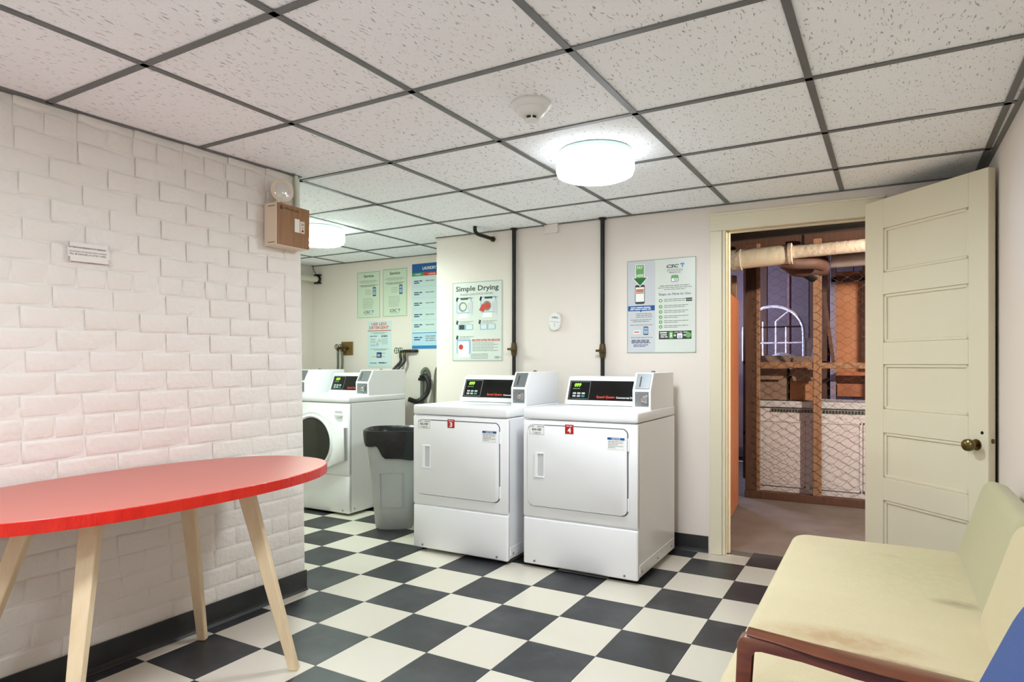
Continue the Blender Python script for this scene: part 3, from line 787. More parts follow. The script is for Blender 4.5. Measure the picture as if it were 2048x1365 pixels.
# the arm: a post rising in front and sweeping back as a tapering rest
arm_o = [(-.306, .0), (-.283, .552), (-.276, .566), (-.262, .572), (-.245, .571), (-.10, .556), (.10, .545), (.40, .532), (.40, .508), (.12, .516), (-.05, .526), (-.15, .538), (-.232, .547), (-.247, .544), (-.256, .53), (-.270, .25), (-.280, .0)]
MB().prism(arm_o, 'y', 1.512, 1.548, .005, 2).build('arm_frame', M_walnut, ST, smooth=True)
pad = []
for x_, w_, z_ in ((-.262, .020, .574), (-.2, .022, .569), (-.12, .030, .561), (.0, .036, .553), (.2, .036, .543), (.40, .030, .535)):
    pad.append([(x_, 1.53 + w_ * math.cos(q), z_ + .009 * math.sin(q)) for q in [2 * math.pi * k / 14 for k in range(14)]])
loft(pad, True, True).build('arm_rest', M_walnut, ST, smooth=True)
MB().box((.352, 1.512, 0), (.392, 1.548, .51), .004, 1).build('rear_arm_post', M_walnut, ST)
# ------------------------------------------------------------------ blue chair at the near end
BC = thing('blue_chair', 'blue upholstered chair, only its back corner showing in front of the settee', 'chair', (0, 0, 0))
m = loft([[(t_, u, v) for u, v, t_ in r] for r in soft_pad(.84, 0, 1.40, .44, 0, .09, .11, .03, 0)], True, True)
m.build('back_cushion', M_blueup, BC, (.06, 0, .42), (0, math.atan2(.0651, .160), 0), smooth=True)
cushion(-.42, .84, .32, .10, 1.40, .44, .06, .03, 'seat_cushion', M_blueup, BC)
MB().box((-.38, .87, .28), (.12, 1.37, .325), .006, 1).build('seat_frame', M_walnut, BC)
for x in (-.36, .10):
    for y in (.90, 1.34):
        MB().tube([(x, y, .29), (x, y, 0)], .02, 12, False, rads=[.022, .014]).build('leg', M_walnut, BC, smooth=True)

# ------------------------------------------------------------------ posters (local: x across, z up from the lower edge, facing -y)
def sheet(name, label, cat, x, z, y, w, h, material, group=None, th=.003, r=0.):
    m = MB().prism(rrect(0, 0, w, h, r, 4), 'y', -th, 0) if r else MB().box((0, -th, 0), (w, 0, h))
    o = m.build(name, material, None, (x, y, z)); tag(o, label, cat, group); return o
def border(o, w, h, y, t_, inset, material):
    m = MB(); i = inset
    for a in ((i, i, w - i, i + t_), (i, h - i - t_, w - i, h - i), (i, i, i + t_, h - i), (w - i - t_, i, w - i, h - i)): m.box((a[0], y, a[1]), (a[2], y + .0003, a[3]))
    m.build('printed_border', material, o)
def bird(o, x, z, s, y, mt=None):
    """small leaf-winged emblem beside the letters of the sign"""
    mt = mt or M_blue2
    m = MB()
    for pts in (((0, .55), (.45, .55), (.62, 1.0), (.2, .85)), ((.35, .1), (.6, 0), (.72, .5), (.5, .52)), ((.55, .5), (1, .62), (.8, .9), (.62, .85))):
        m.prism([(x + a * s, z + b * s) for a, b in pts], 'y', y, y + .0003)
    e = m.build('emblem', mt, o); e['kind'] = 'stuff'; return e
def phone(o, x, z, w, h, y):
    p = MB().prism(rrect(x, z, x + w, z + h, w * .15, 3), 'y', y, y + .0003).build('printed_phone', M_ink, o)
    MB().box((x + w * .08, y - .0003, z + h * .12), (x + w * .92, y, z + h * .88)).build('phone_screen', M_lblue, p)
    MB().box((x + w * .12, y - .0006, z + h * .55), (x + w * .88, y - .0003, z + h * .62)).build('screen_band', M_inkblue, p)

def service_poster(word, x, z, w, h, label):
    o = sheet('service_poster', label, 'poster', x, z, YA, w, h, M_pgreen, 'twin service posters'); y = -.0036
    border(o, w, h, y, .0022, .007, M_grnd)
    lettering(word, w * .30, h * .872, w * .42, h * .062, M_ink, o, y, .02)
    lines([(w * .16, h * .80, w * .66, .0035), (w * .10, h * .778, w * .78, .0035), (w * .2, h * .755, w * .58, .003)], M_ink2, o, y)
    lines([(w * .12, h * .70, w * .76, .0042), (w * .18, h * .676, w * .62, .0042)], M_ink, o, y)
    lines([(w * .36, h * .60 - k * .014, w * .26, .003) for k in range(4)], M_ink2, o, y)
    phone(o, w * .68, h * .465, w * .135, h * .19, y)
    lines([(w * .25, h * .42 - k * .0135, w * .46, .003) for k in range(5)], M_ink2, o, y)
    lines([(w * .25, h * .275 - k * .0135, w * .42, .003) for k in range(3)], M_ink2, o, y)
    lettering('CSC', w * .30, h * .105, w * .30, h * .058, M_ink, o, y, .02, .25)
    bird(o, w * .63, h * .105, w * .10, y)
    lines([(w * .30, h * .078, w * .38, .004)], M_ink2, o, y)
service_poster('Service', -4.375, 1.600, .290, .443, 'pale green poster headed Service, taller phone drawing lower down')
service_poster('Servicio', -4.057, 1.603, .288, .447, 'pale green poster headed Servicio, hung next to the blue laundry chart')

o = sheet('detergent_poster', 'pale poster telling people to use less detergent, in red capitals', 'poster', -4.24, 1.14, YA, .283, .430, M_pblue); y = -.0036; w, h = .283, .430
lettering('USE LESS', w * .16, h * .905, w * .66, h * .062, M_redp, o, y, .02)
lettering('DETERGENT', w * .07, h * .826, w * .84, h * .062, M_redp, o, y, .02)
patch(0, h * .782, w, h * .798, M_redp, o, y, 'red_rule')
lines([(w * .14, h * .742, w * .7, .0038), (w * .25, h * .722, w * .48, .0038)], M_ink2, o, y)
lines([(w * .10, h * .665, w * .32, .006), (w * .6, h * .675, w * .24, .006), (w * .58, h * .652, w * .28, .006)], M_inkblue, o, y)
lines([(w * .12, h * .61 - k * .012, w * .22, .0035) for k in range(4)] + [(w * .6, h * .61 - k * .012, w * .26, .0035) for k in range(5)], M_ink2, o, y)
shape(circle(w * .51, h * .575, .011, 18), M_redp, o, y, 'red_ring'); shape(circle(w * .51, h * .575, .0065, 18), M_pblue, o, y - .0003, 'ring_hole')
shape([(w * .38, h * .46), (w * .47, h * .46), (w * .46, h * .51), (w * .435, h * .535), (w * .425, h * .56), (w * .405, h * .56), (w * .40, h * .52), (w * .37, h * .50)], M_lblue, o, y, 'printed_bottle')
patch(w * .12, h * .46, w * .34, h * .49, M_lblue, o, y, 'printed_tray')
lines([(w * .11, h * .385, w * .78, .0045), (w * .28, h * .365, w * .5, .0045)], M_ink2, o, y)
patch(w * .39, h * .20, w * .60, h * .32, M_inkblue, o, y, 'printed_washer'); patch(w * .42, h * .22, w * .54, h * .28, M_lblue, o, y - .0003, 'washer_door')
patch(w * .18, h * .222, w * .74, h * .229, M_redp, o, y - .0003, 'red_arrow'); patch(w * .52, h * .295, w * .76, h * .302, M_inkblue, o, y - .0003, 'blue_arrow')
lines([(w * .10, h * .08, w * .3, .006), (w * .47, h * .08, w * .34, .010)], M_inkblue, o, y)

w, h = .46, .765
o = sheet('laundry_chart', 'tall blue and pale laundry chart partly behind the wall corner', 'poster', -3.712, 1.306, YA, w, h, M_pblue); y = -.0036
patch(0, h * .895, w, h, M_blue, o, y, 'title_band'); patch(0, h * .855, w * .28, h * .895, M_grn, o, y, 'green_tab'); patch(w * .28, h * .855, w, h * .895, M_redp, o, y, 'red_tab')
lettering('LAUNDRY', w * .26, h * .925, w * .325, h * .037, M_wprint, o, y - .0004, .02)
lettering('I WANT', w * .07, h * .865, w * .15, h * .018, M_wprint, o, y - .0004, .02); lettering('I COULD', w * .40, h * .865, w * .17, h * .018, M_wprint, o, y - .0004, .02)
for k, zz in enumerate((.79, .655, .53, .395, .275)):
    lines([(w * .05, h * zz, w * .20, .009), (w * .05, h * (zz - .022), w * .13, .009)], M_inkblue, o, y); lines([(w * .33, h * zz, w * .22, .008)], M_ink2, o, y)
    patch(0, h * (zz - .058), w, h * (zz - .056), M_lblue, o, y, 'row_rule')
    shape(circle(w * .70, h * (zz - .0), .035, 20), M_redp if k % 2 == 0 else M_lblue, o, y, 'printed_garment')
patch(0, h * .182, w, h * .190, M_blue2, o, y, 'row_rule'); patch(0, h * .04, w, h * .182, mat('sky_blue_print', (178, 210, 228), .3), o, y, 'footer_block'); patch(0, 0, w, h * .037, M_blue2, o, y, 'footer_band')
lines([(w * .05, h * .125, w * .2, .009), (w * .05, h * .10, w * .16, .009)], M_inkblue, o, y - .0005); lines([(w * .33, h * (.14 - k * .025), w * .24, .008) for k in range(3)], M_ink2, o, y - .0005)

w, h = .445, .597
o = sheet('drying_poster', 'pale poster headed Simple Drying with dryer drawings, beside the gas pipe', 'poster', -2.860, 1.191, YB, w, h, M_ppoly, None, .003, .008); y = -.0036
border(o, w, h, y, .003, .004, M_ink2)
lettering('Simple Drying', w * .075, h * .862, w * .85, h * .085, M_ink, o, y, .02)
lettering('SINGLE-LOAD/STACK DRYERS', w * .16, h * .828, w * .66, h * .024, M_ink2, o, y, .01)
def mini(x, z, s, red=False):
    p = MB().prism(rrect(x, z + s * .25, x + s * .92, z + s * 1.05, .012, 3), 'y', y, y + .0003).build('printed_dryer', M_lblue, o)
    def P(a, yy, mt, nm): MB().prism(a, 'y', yy, yy + .0003).build(nm, mt, p)
    P(rrect(x + s * .06, z + s * .30, x + s * .86, z + s * .99, .008, 3), y - .0004, M_ppoly, 'printed_front')
    P(rrect(x + s * .25, z + s * .93, x + s * .7, z + s * 1.03, .004, 2), y - .0007, M_ink, 'printed_console')
    P(circle(x + s * .38, z + s * .58, s * .25, 20), y - .0007, M_ink2, 'printed_opening')
    P(circle(x + s * .40, z + s * .58, s * .17, 20), y - .0010, M_redp if red else M_ppoly, 'printed_drum')
    P([(x + s * .66, z + s * .75), (x + s * .98, z + s * .85), (x + s * .95, z + s * .12), (x + s * .68, z + s * .38)], y - .0010, M_plil, 'printed_open_door')
    P([(x + s * .2, z + s * .25), (x + s * .66, z + s * .25), (x + s * .72, z), (x + s * .08, z)], y - .0010, M_wprint, 'printed_lint_drawer')
    if red: P([(x - s * .08, z + s * .38), (x + s * .12, z + s * .70), (x + s * .36, z + s * .58), (x + s * .2, z + s * .28)], y - .0013, M_redp, 'printed_red_cloth')
mini(w * .09, h * .54, .150); mini(w * .57, h * .54, .150, True)
for a, b in ((w * .12, h * .39), (w * .56, h * .39)):
    p = MB().prism(rrect(a, b, a + w * .31, b + h * .075, .01, 3), 'y', y, y + .0003).build('printed_button_panel', M_lblue, o)
    MB().box((a + .01, y - .0004, b + .006), (a + w * .13, y - .0001, b + h * .068)).build('printed_keys', M_ink if a < w * .3 else M_ppoly, p)
    MB().box((a + w * .17, y - .0004, b + .006), (a + w * .29, y - .0001, b + h * .068)).build('printed_keys', M_ppoly, p)
p = MB().prism(rrect(w * .09, h * .09, w * .38, h * .275, .012, 3), 'y', y, y + .0003).build('printed_dryer', M_lblue, o)
MB().prism(rrect(w * .12, h * .05, w * .34, h * .25, .006, 3), 'y', y - .0004, y - .0001).build('printed_front', M_wprint, p)
MB().prism(circle(w * .18, h * .178, .020, 16), 'y', y - .0007, y - .0004).build('printed_drum', M_redp, p)
for a, b in ((.075, .77), (.55, .765), (.075, .475), (.53, .475), (.075, .285)):
    shape([(w * a, h * b), (w * (a + .035), h * (b - .02)), (w * (a + .055), h * (b + .03)), (w * (a + .02), h * (b + .045))], M_ink, o, y, 'step_marker')
    lines([(w * (a + .08), h * (b + .02), w * .28, .004), (w * (a + .08), h * (b + .002), w * .22, .004)], M_ink2, o, y)
lines([(w * .40, h * .262, w * .55, .006), (w * .40, h * .247, w * .55, .005)], M_redp, o, y)
lines([(w * .41, h * (.222 - .019 * k), w * (.5 if k % 2 else .42), .004) for k in range(6)] + [(w * .38, h * (.085 - .018 * k), w * .34, .004) for k in range(4)], M_ink2, o, y)
lettering('CSC', w * .845, h * .032, w * .10, h * .026, M_ink, o, y, .02, .2); bird(o, w * .955, h * .033, .010, y)

w, h = .452, .605
o = sheet('payment_sign', 'glossy white payment sign with green arrow and steps, beside the door casing', 'sign', -1.466, 1.240, YB, w, h, M_ppoly, None, .004, .018); y = -.0046
MB().prism(rrect(.006, .006, w * .42, h - .006, .012, 4), 'y', y, y + .0003).build('lilac_column', M_plil, o)
border(o, w, h, y - .0002, .003, .002, M_ink2); y -= .0006
shape([(w * .13, h * .955), (w * .265, h * .955), (w * .265, h * .815), (w * .32, h * .815), (w * .2, h * .715), (w * .08, h * .815), (w * .13, h * .815)], M_wprint, o, y, 'arrow_outline')
shape([(w * .138, h * .948), (w * .257, h * .948), (w * .257, h * .808), (w * .138, h * .808)], M_grnp, o, y - .0003, 'arrow_shaft')
shape([(w * .098, h * .809), (w * .302, h * .809), (w * .2, h * .727)], M_grnd, o, y - .0003, 'arrow_head')
lettering('PAY', w * .153, h * .905, w * .088, h * .032, M_wprint, o, y - .0007, .02); lettering('HERE', w * .146, h * .818, w * .106, h * .032, M_wprint, o, y - .0007, .02)
p = MB().prism(rrect(w * .125, h * .53, w * .268, h * .735, .010, 3), 'y', y + .0001, y + .0004).build('printed_phone', M_ink, o)
MB().box((w * .133, y - .0002, h * .553), (w * .26, y, h * .71)).build('phone_screen', M_wprint, p)
MB().box((w * .14, y - .0005, h * .655), (w * .253, y - .0003, h * .69)).build('screen_banner', M_orng, p)
MB().box((w * .14, y - .0005, h * .642), (w * .253, y - .0003, h * .650)).build('screen_rule', M_mauve, p)
shape([(.008, h * .51), (w * .415, h * .51), (w * .415, h * .455), (w * .225, h * .455), (w * .21, h * .44), (w * .195, h * .455), (.008, h * .455)], M_blue, o, y, 'blue_banner')
lines([(w * .06, h * .486, w * .30, .006), (w * .05, h * .467, w * .31, .006)], M_wprint, o, y - .0004)
lines([(w * .14, h * (.42 - .018 * k), w * .24, .004) for k in range(3)] + [(w * .06, h * .355, w * .3, .0045), (w * .09, h * .337, w * .24, .0045), (w * .05, h * .30, w * .33, .004)] + [(w * .06, h * .165, w * .32, .004)], M_ink2, o, y)
lines([(w * .07, h * (.135 - .014 * k), w * .28, .005) for k in range(3)] + [(w * .1, h * .085, w * .22, .004), (w * .1, h * .07, w * .18, .004)], M_inkblue, o, y)
phone(o, w * .25, h * .195, w * .07, h * .09, y); patch(w * .10, h * .21, w * .20, h * .245, M_wprint, o, y, 'printed_card'); lines([(w * .11, h * .222, w * .08, .007)], M_redp, o, y - .0004)
lettering('CSC', w * .585, h * .895, w * .175, h * .036, M_ink, o, y, .03, .25); bird(o, w * .775, h * .895, .030, y)
lettering('SERVICEWORKS', w * .59, h * .866, w * .225, h * .015, M_ink2, o, y, .0); patch(w * .59, h * .858, w * .815, h * .860, M_ink2, o, y, 'logo_rule')
lettering('Making life easy', w * .625, h * .838, w * .16, h * .013, M_inkblue, o, y, .01)
MB().prism(rrect(w * .65, h * .745, w * .755, h * .818, .010, 4), 'y', y, y + .0003).build('app_tile', M_grnp, o)
MB().prism(rrect(w * .66, h * .752, w * .745, h * .785, .006, 3), 'y', y - .0004, y - .0001).build('app_tile_mark', M_wprint, o)
lettering('GS', w * .69, h * .757, w * .045, h * .025, M_blue, o, y - .0008, .02)
lines([(w * .49, h * .705, w * .42, .0045), (w * .46, h * .686, w * .48, .004), (w * .55, h * .667, w * .3, .004)], M_ink2, o, y)
lettering('Steps on How to Use:', w * .475, h * .600, w * .455, h * .035, M_inkblue, o, y, .005)
for k, zz in enumerate((.555, .49, .435, .38, .328, .277)):
    c = MB().prism(circle(w * .50, h * zz, .0115, 20), 'y', y, y + .0003).build('step_circle', M_grnp, o)
    lettering(str(k + 1), w * .492, h * zz - .0055, .008, .011, M_wprint, c, y - .0004, .02)
    lines([(w * .55, h * (zz + .008), w * .34, .004), (w * .55, h * (zz - .010), w * (.3 if k < 3 else .2), .004)], M_ink2, o, y)
for zz in (.558, .538): patch(w * .86, h * zz, w * .945, h * (zz + .015), M_ink, o, y, 'store_badge')
patch(w * .475, h * .145, w * .935, h * .232, M_ink, o, y, 'black_strip')
lines([(w * .49, h * .208, w * .11, .007), (w * .50, h * .186, w * .09, .006), (w * .50, h * .165, w * .1, .006)], M_wprint, o, y - .0004)
MB().prism(rrect(w * .618, h * .153, w * .68, h * .224, .006, 3), 'y', y - .0004, y - .0001).build('green_tile', M_grnp, o); lettering('$', w * .635, h * .163, w * .03, h * .05, M_wprint, o, y - .0008, .02)
lettering('+', w * .69, h * .17, w * .03, h * .03, M_wprint, o, y - .0004, .03)
MB().prism(rrect(w * .735, h * .153, w * .81, h * .205, .006, 3), 'y', y - .0004, y - .0001).build('green_tile', M_wprint, o); lettering('GS', w * .75, h * .158, w * .045, h * .028, M_blue, o, y - .0008, .02)
lettering('=', w * .825, h * .178, w * .03, h * .015, M_wprint, o, y - .0004, .03); lettering('pay by app', w * .70, h * .208, w * .18, h * .018, M_wprint, o, y - .0004, .01)
MB().prism(circle(w * .892, h * .187, .018, 20), 'y', y - .0004, y - .0001).build('green_disc', M_grnp, o)

# paper notice taped to the brick wall (turned to face +x)
NY, NZ = 1.3195, 1.563
o = MB().box((0, -.0012, 0), (.152, 0, .072)).build('paper_notice', M_paper, None, (xw(1.395, 1.6) + .0125, NY, NZ), (0, -.018, R(90) - .03))
tag(o, 'small white paper notice to residents taped on the painted brick wall', 'notice')
lettering('ATTENTION RESIDENTS OF MARION:', .005, .050, .133, .0062, M_ink, o, -.0016, .02)
lettering('DISCARDED OR ABANDONED LAUNDRY', .005, .0345, .137, .0062, M_ink2, o, -.0016, .01)
lettering('WILL BE DISPOSED OF AFTER 1 WEEK.', .005, .0245, .134, .0062, mat('mid_grey_ink', (92, 92, 88), .5), o, -.0016, .01)
for a, b in ((-.008, .052), (-.008, -.004), (.146, .052), (.146, -.004)):
    MB().box((a, -.0017, b), (a + .016, -.0012, b + .022)).build('tape', mat('clear_tape', (232, 227, 218), .35, alpha=.3), o)

# ------------------------------------------------------------------ emergency light on the brick wall end
EX = xw(2.3, 1.87) + .006
t = thing('emergency_light', 'wood-fronted emergency lamp box with round head at the brick wall end', 'emergency light', (EX, 2.195, 1.752))
bx = MB().box((0, 0, 0), (.088, .205, .208), .004, 2).build('housing', M_beige, t)
for z in (.012, .19): MB().box((.03, -.001, z), (.075, .002, z + .003)).build('vent_slit', M_ink, bx)
fr = MB().box((.086, .004, .004), (.0935, .205, .205), .001, 1).build('wood_front', M_panelwood, t)
MB().box((.093, .108, .078), (.0955, .140, .145), .001, 1).build('white_plate', M_paper, fr)
ip = MB().box((.093, .143, .078), (.0955, .172, .138), .001, 1).build('indicator_plate', M_beige, fr)
MB().box((.0953, .150, .116), (.097, .166, .128)).build('test_window', M_steel, ip)
MB().lathe([(.0, .003), (.004, .0025), (.004, 0)], (.0953, .158, .105), 'x', 12).build('red_indicator', mat('red_indicator_lens', (220, 110, 100), .3), ip)
MB().lathe([(.0, .004), (.005, .003), (.006, 0)], (.0953, .158, .090), 'x', 12).build('test_button', mat('brown_button', (70, 46, 34), .4), ip)
MB().prism([(.016, .176), (.034, .176), (.034, .186), (.025, .197), (.016, .186)], 'x', .0935, .0939).build('printed_emblem', mat('burnt_brown_ink', (78, 48, 26), .5), fr)
m = MB()
for k in range(9): m.box((.0935, .042 + k * .0105, .181 - k * .0004), (.0938, .049 + k * .0105, .188 - k * .0004 + (k % 3) * .002))
q = m.build('printed_script', mat('burnt_brown_ink', (78, 48, 26)), fr); q['kind'] = 'stuff'
neck = MB().tube([(.045, .035, .206), (.05, .045, .226)], .011, 12, False).build('neck', M_beige, t, smooth=True)
hd = MB().lathe([(.0, -.03), (.035, -.028), (.052, -.012), (.057, .006), (.057, .014), (.049, .016)], (0, 0, 0), 'x', 32).build('lamp_head', M_beige, t, (.052, .062, .276), (0, 0, R(-22)), smooth=True)
MB().lathe([(.049, .014), (.035, .019), (.0001, .021)], (0, 0, 0), 'x', 32, cap=False).build('lens', M_lens, hd, smooth=True)
t = MB().tube([(xw(2.39, 2.05) + .016, 2.388, 1.955), (xw(2.39, 2.1) + .016, 2.388, H - .005)], .010, 12, False).build('conduit', mat('pale_green_conduit', (206, 212, 194), .45), None, smooth=True)
tag(t, 'short pale conduit running from the emergency lamp box up to the ceiling', 'conduit')

# ------------------------------------------------------------------ gas pipes with valves on the back wall
def gas_pipe(x, zb, zv, label):
    t = thing('gas_pipe', label, 'pipe', (x, YB - .022, 0), 0, 'black gas pipes')
    MB().tube([(0, 0, zb), (0, 0, zv - .03)], .0135, 14, False).build('lower_pipe', M_iron, t, smooth=True)
    MB().tube([(0, 0, zv + .03), (0, 0, H - .004)], .0145, 14, False).build('upper_pipe', M_iron, t, smooth=True)
    v = MB().tube([(0, 0, zv - .045), (0, 0, zv - .03), (0, 0, zv - .012), (0, 0, zv + .012), (0, 0, zv + .03), (0, 0, zv + .045)], .02, 16, False, rads=[.019, .02, .023, .023, .02, .019]).build('valve_body', M_ironedge, t, smooth=True)
    MB().tube([(0, 0, zv), (0, -.034, zv)], .010, 12, False).build('valve_stem', M_ironedge, v, smooth=True)
    MB().box((-.034, -.042, zv - .008), (.034, -.030, zv + .008), .003, 2).build('valve_handle', M_ironedge, v)
    MB().lathe([(.026, 0), (.026, -.008), (.018, -.014)], (0, 0, H - .001), 'z', 20).build('ceiling_collar', M_iron, t, smooth=True)
gas_pipe(-2.309, .60, 1.276, 'black gas pipe with valve rising beside the drying poster')
gas_pipe(-1.630, .60, 1.258, 'black gas pipe with valve rising behind the dryer tagged 4')
t = thing('bent_pipe', 'short dark elbowed pipe stub from ceiling into the back wall', 'pipe', (-2.505, 0, 0))
MB().tube([(-.012, 3.905, H - .002), (-.012, 3.905, H - .03), (-.008, 3.93, H - .05), (.004, 4.02, H - .056), (.012, YB - .002, H - .06)], .0135, 12).build('stub', M_iron, t, smooth=True)
MB().lathe([(.02, 0), (.02, .012), (.015, .016)], (.012, YB - .018, H - .06), 'y', 16).build('wall_collar', M_ironedge, t, smooth=True)
t = MB().box((0, -.022, 0), (.104, 0, .062), .003, 2).build('junction_cover', M_wall, None, (-2.067, YB, 2.084))
tag(t, 'cream painted box cover on the back wall just under the ceiling', 'cover')
# plug-in style alarm
t = thing('wall_alarm', 'small white oval alarm on the back wall between the gas pipes', 'alarm', (-1.983, YB, 1.465), 0)
b_ = MB().prism(rrect(-.043, -.062, .043, .062, .040, 8), 'y', -.026, 0, .007, 3).build('case', M_whiteplast, t, (0, 0, 0), (0, R(6), 0), smooth=True)
MB().box((-.012, -.0275, .022), (.012, -.0262, .034)).build('display', mat('grey_lcd', (150, 152, 146), .3), b_)
for a, z in ((-.02, .026), (.02, .026)): MB().box((a - .003, -.0275, z - .006), (a + .003, -.0262, z + .006)).build('vent_slot', M_ink2, b_)
MB().box((-.001, -.0275, -.036), (.001, -.0262, -.008)).build('button_seam', M_ink2, b_)
MB().box((-.036, -.0268, -.003), (.036, -.026, -.001)).build('button_seam', M_ink2, b_)

# ------------------------------------------------------------------ washer supply boxes, valves and hoses in the alcove
def wheel(parent, c, r=.016, axis='y', mt=None):
    m = MB()
    m.tube([(c[0] + r * math.cos(a), c[1], c[2] + r * math.sin(a)) for a in [2 * math.pi * k / 12 for k in range(13)]], .0035, 6, False)
    m.box((c[0] - r, c[1] - .002, c[2] - .002), (c[0] + r, c[1] + .002, c[2] + .002)).box((c[0] - .002, c[1] - .002, c[2] - r), (c[0] + .002, c[1] + .002, c[2] + r))
    o = m.build('tap_wheel', mt or M_ironedge, parent, smooth=True); return o
t = thing('supply_valve', 'brown plate with tarnished washer taps on the alcove wall', 'tap', (-4.51, YA, 1.32))
MB().box((-.06, -.014, -.065), (.085, 0, .062), .003, 1).build('back_plate', mat('ochre_brown_plate', (124, 94, 44), .45, var=.3, vscale=8, var_rgb=(92, 66, 30)), t)
for k, dx in enumerate((-.058, -.008, .028)):
    v = MB().tube([(dx, -.01, .0), (dx, -.05, .0), (dx, -.06, -.03)], .013, 12).build('tap_body', M_ironedge, t, smooth=True)
    wheel(v, (dx, -.075, .012), .024)
for dx, ex in ((-.055, -.075), (.0, -.035)):
    o = MB().tube([(-4.51 + dx, YA - .062, 1.285), (-4.51 + dx + .002, YA - .064, 1.15), (-4.51 + ex, YA - .06, .98), (-4.51 + ex + .01, YA - .06, .75)], .0105, 10).build('supply_hose', M_ghose, None, smooth=True)
    tag(o, 'grey-green supply hose hanging under the brown tap plate, ' + ('nearer the brick wall' if dx < -.01 else 'nearer the detergent poster'), 'hose', 'washer supply hoses')
t = thing('supply_tap', 'green-handled twin tap above the black hoses, under the laundry chart', 'tap', (-3.74, YA, 1.285))
MB().tube([(.085, 0, .0), (.08, -.03, .0), (.0, -.045, .0), (-.07, -.05, -.005)], .014, 12).build('manifold', M_iron, t, smooth=True)
for dx in (-.065, -.02):
    v = MB().tube([(dx, -.048, 0), (dx, -.055, -.04)], .012, 12, False).build('tap_outlet', M_brass, t, smooth=True)
    wheel(v, (dx - .02, -.085, .004), .026, mt=mat('green_tap_handle', (46, 84, 58), .4))
for dx, k in ((-.065, 0), (-.02, 1)):
    o = MB().tube([(-3.74 + dx, YA - .055, 1.245), (-3.74 + dx + .006, YA - .06, 1.19), (-3.76 + dx - .02, YA - .10, 1.12), (-3.80 + dx, YA - .17, 1.02), (-3.80 + dx, YA - .20, .85)], .0125, 10).build('supply_hose', M_hose, None, smooth=True)
    tag(o, 'black supply hose from the green-handled tap down behind the washer, ' + ('farther from the laundry chart' if k == 0 else 'closer to the laundry chart'), 'hose', 'black washer hoses')
o = MB().tube([(-3.60, YA - .19, .86), (-3.56, YA - .12, .84), (-3.50, YA - .07, .90), (-3.48, YA - .06, .99), (-3.52, YA - .055, 1.06), (-3.575, YA - .05, 1.05)], .021, 14).build('drain_hose', M_rubber, None, smooth=True)
tag(o, 'thick black drain hose curling up behind the washer by the bin', 'hose')
t = thing('standpipe', 'grey drain standpipe on the alcove wall holding the black hose', 'pipe', (-3.56, YA, 0))
MB().tube([(.0, -.05, .62), (.0, -.05, 1.05), (.01, -.045, 1.11), (.03, -.03, 1.12), (.045, -.012, 1.06)], .018, 12).build('pipe', M_ghose, t, smooth=True)
MB().box((-.03, -.076, 1.02), (.075, -.020, 1.045), .003, 1).build('clamp', M_iron, t)
o = MB().tube([(-3.395, YA - .012, 1.16), (-3.43, YA - .018, 1.13), (-3.447, YA - .02, 1.05), (-3.455, YA - .02, .85), (-3.46, YA - .02, .6)], .008, 8).build('flexible_conduit', M_ghose, None, smooth=True)
tag(o, 'thin grey flexible conduit against the alcove wall beside the corner', 'conduit')
t = thing('white_pipe', 'white painted pipe high in the alcove corner over the washers', 'pipe', (-4.865, 0, 2.005))
MB().tube([(0, 3.0, .0), (0, YA, 0)], .030, 16, False).build('pipe', M_pipe_w, t, smooth=True)
MB().lathe([(.036, 0), (.036, .03)], (0, YA - .05, 0), 'y', 20).build('hanger_ring', M_iron, t, smooth=True)
for dz in (-.045, .035): MB().box((-.035, YA - .052, dz), (.035, YA - .015, dz + .014), .002, 1).build('hanger_lug', M_iron, t)
o = MB().tube([(-4.865, YA - .035, 2.045), (-4.90, YA - .04, 2.08), (-4.91, YA - .05, 2.12), (-4.908, YA - .05, H - .004)], .003, 6).build('hanger_wire', M_iron, None, smooth=True)
tag(o, 'thin kinked wire between the white pipe and the alcove ceiling', 'wire')

# ------------------------------------------------------------------ store room beyond the doorway
YS = 4.26; SX0, SX1, SY1, SZ = -2.1, 1.3, 8.2, 2.42
struct('floor_store', MB().box((SX0, YS, -.06), (SX1, SY1, -.004)), M_conc)
struct('ceiling_store', MB().box((SX0, YS, SZ), (SX1, SY1, SZ + .06)), M_studdark)
struct('wall_store_back', MB().box((SX0, SY1, 0), (SX1, SY1 + .08, SZ)), M_mauve)
struct('wall_store_left', MB().box((SX0 - .08, YS, 0), (SX0, SY1, SZ)), M_darkwall)
struct('wall_store_right', MB().box((SX1, YS, 0), (SX1 + .08, SY1, SZ)), M_darkwall)
struct('wall_store_front', MB().box((SX0, YS, 0), (DX0 - .03, YS + .02, SZ)).box((DX1 + .03, YS, 0), (SX1, YS + .02, SZ)).box((DX0 - .03, YS, DZ + .02), (DX1 + .03, YS + .02, SZ)), M_darkwall)
for k, y in enumerate((4.75, 5.25, 5.75, 6.25, 6.75, 7.25)):
    o = MB().box((SX0 + .01, y, SZ - .20), (SX1 - .01, y + .045, SZ), .003, 1).build('ceiling_joist', M_studdark, bpy.data.objects['ceiling_store'])
# red-brown plywood partition along the passage
t = thing('plywood_partition', 'red-brown plywood partition just inside the doorway, by the casing', 'partition', (-.935, 4.30, 0), R(4.6))
MB().box((-.012, 0, .012), (0, 1.36, 1.70), .001, 1).build('plywood_sheet', M_ply, t)
MB().box((-.05, 1.30, .0), (-.012, 1.36, 1.9), .002, 1).build('edge_stud', M_stud, t)
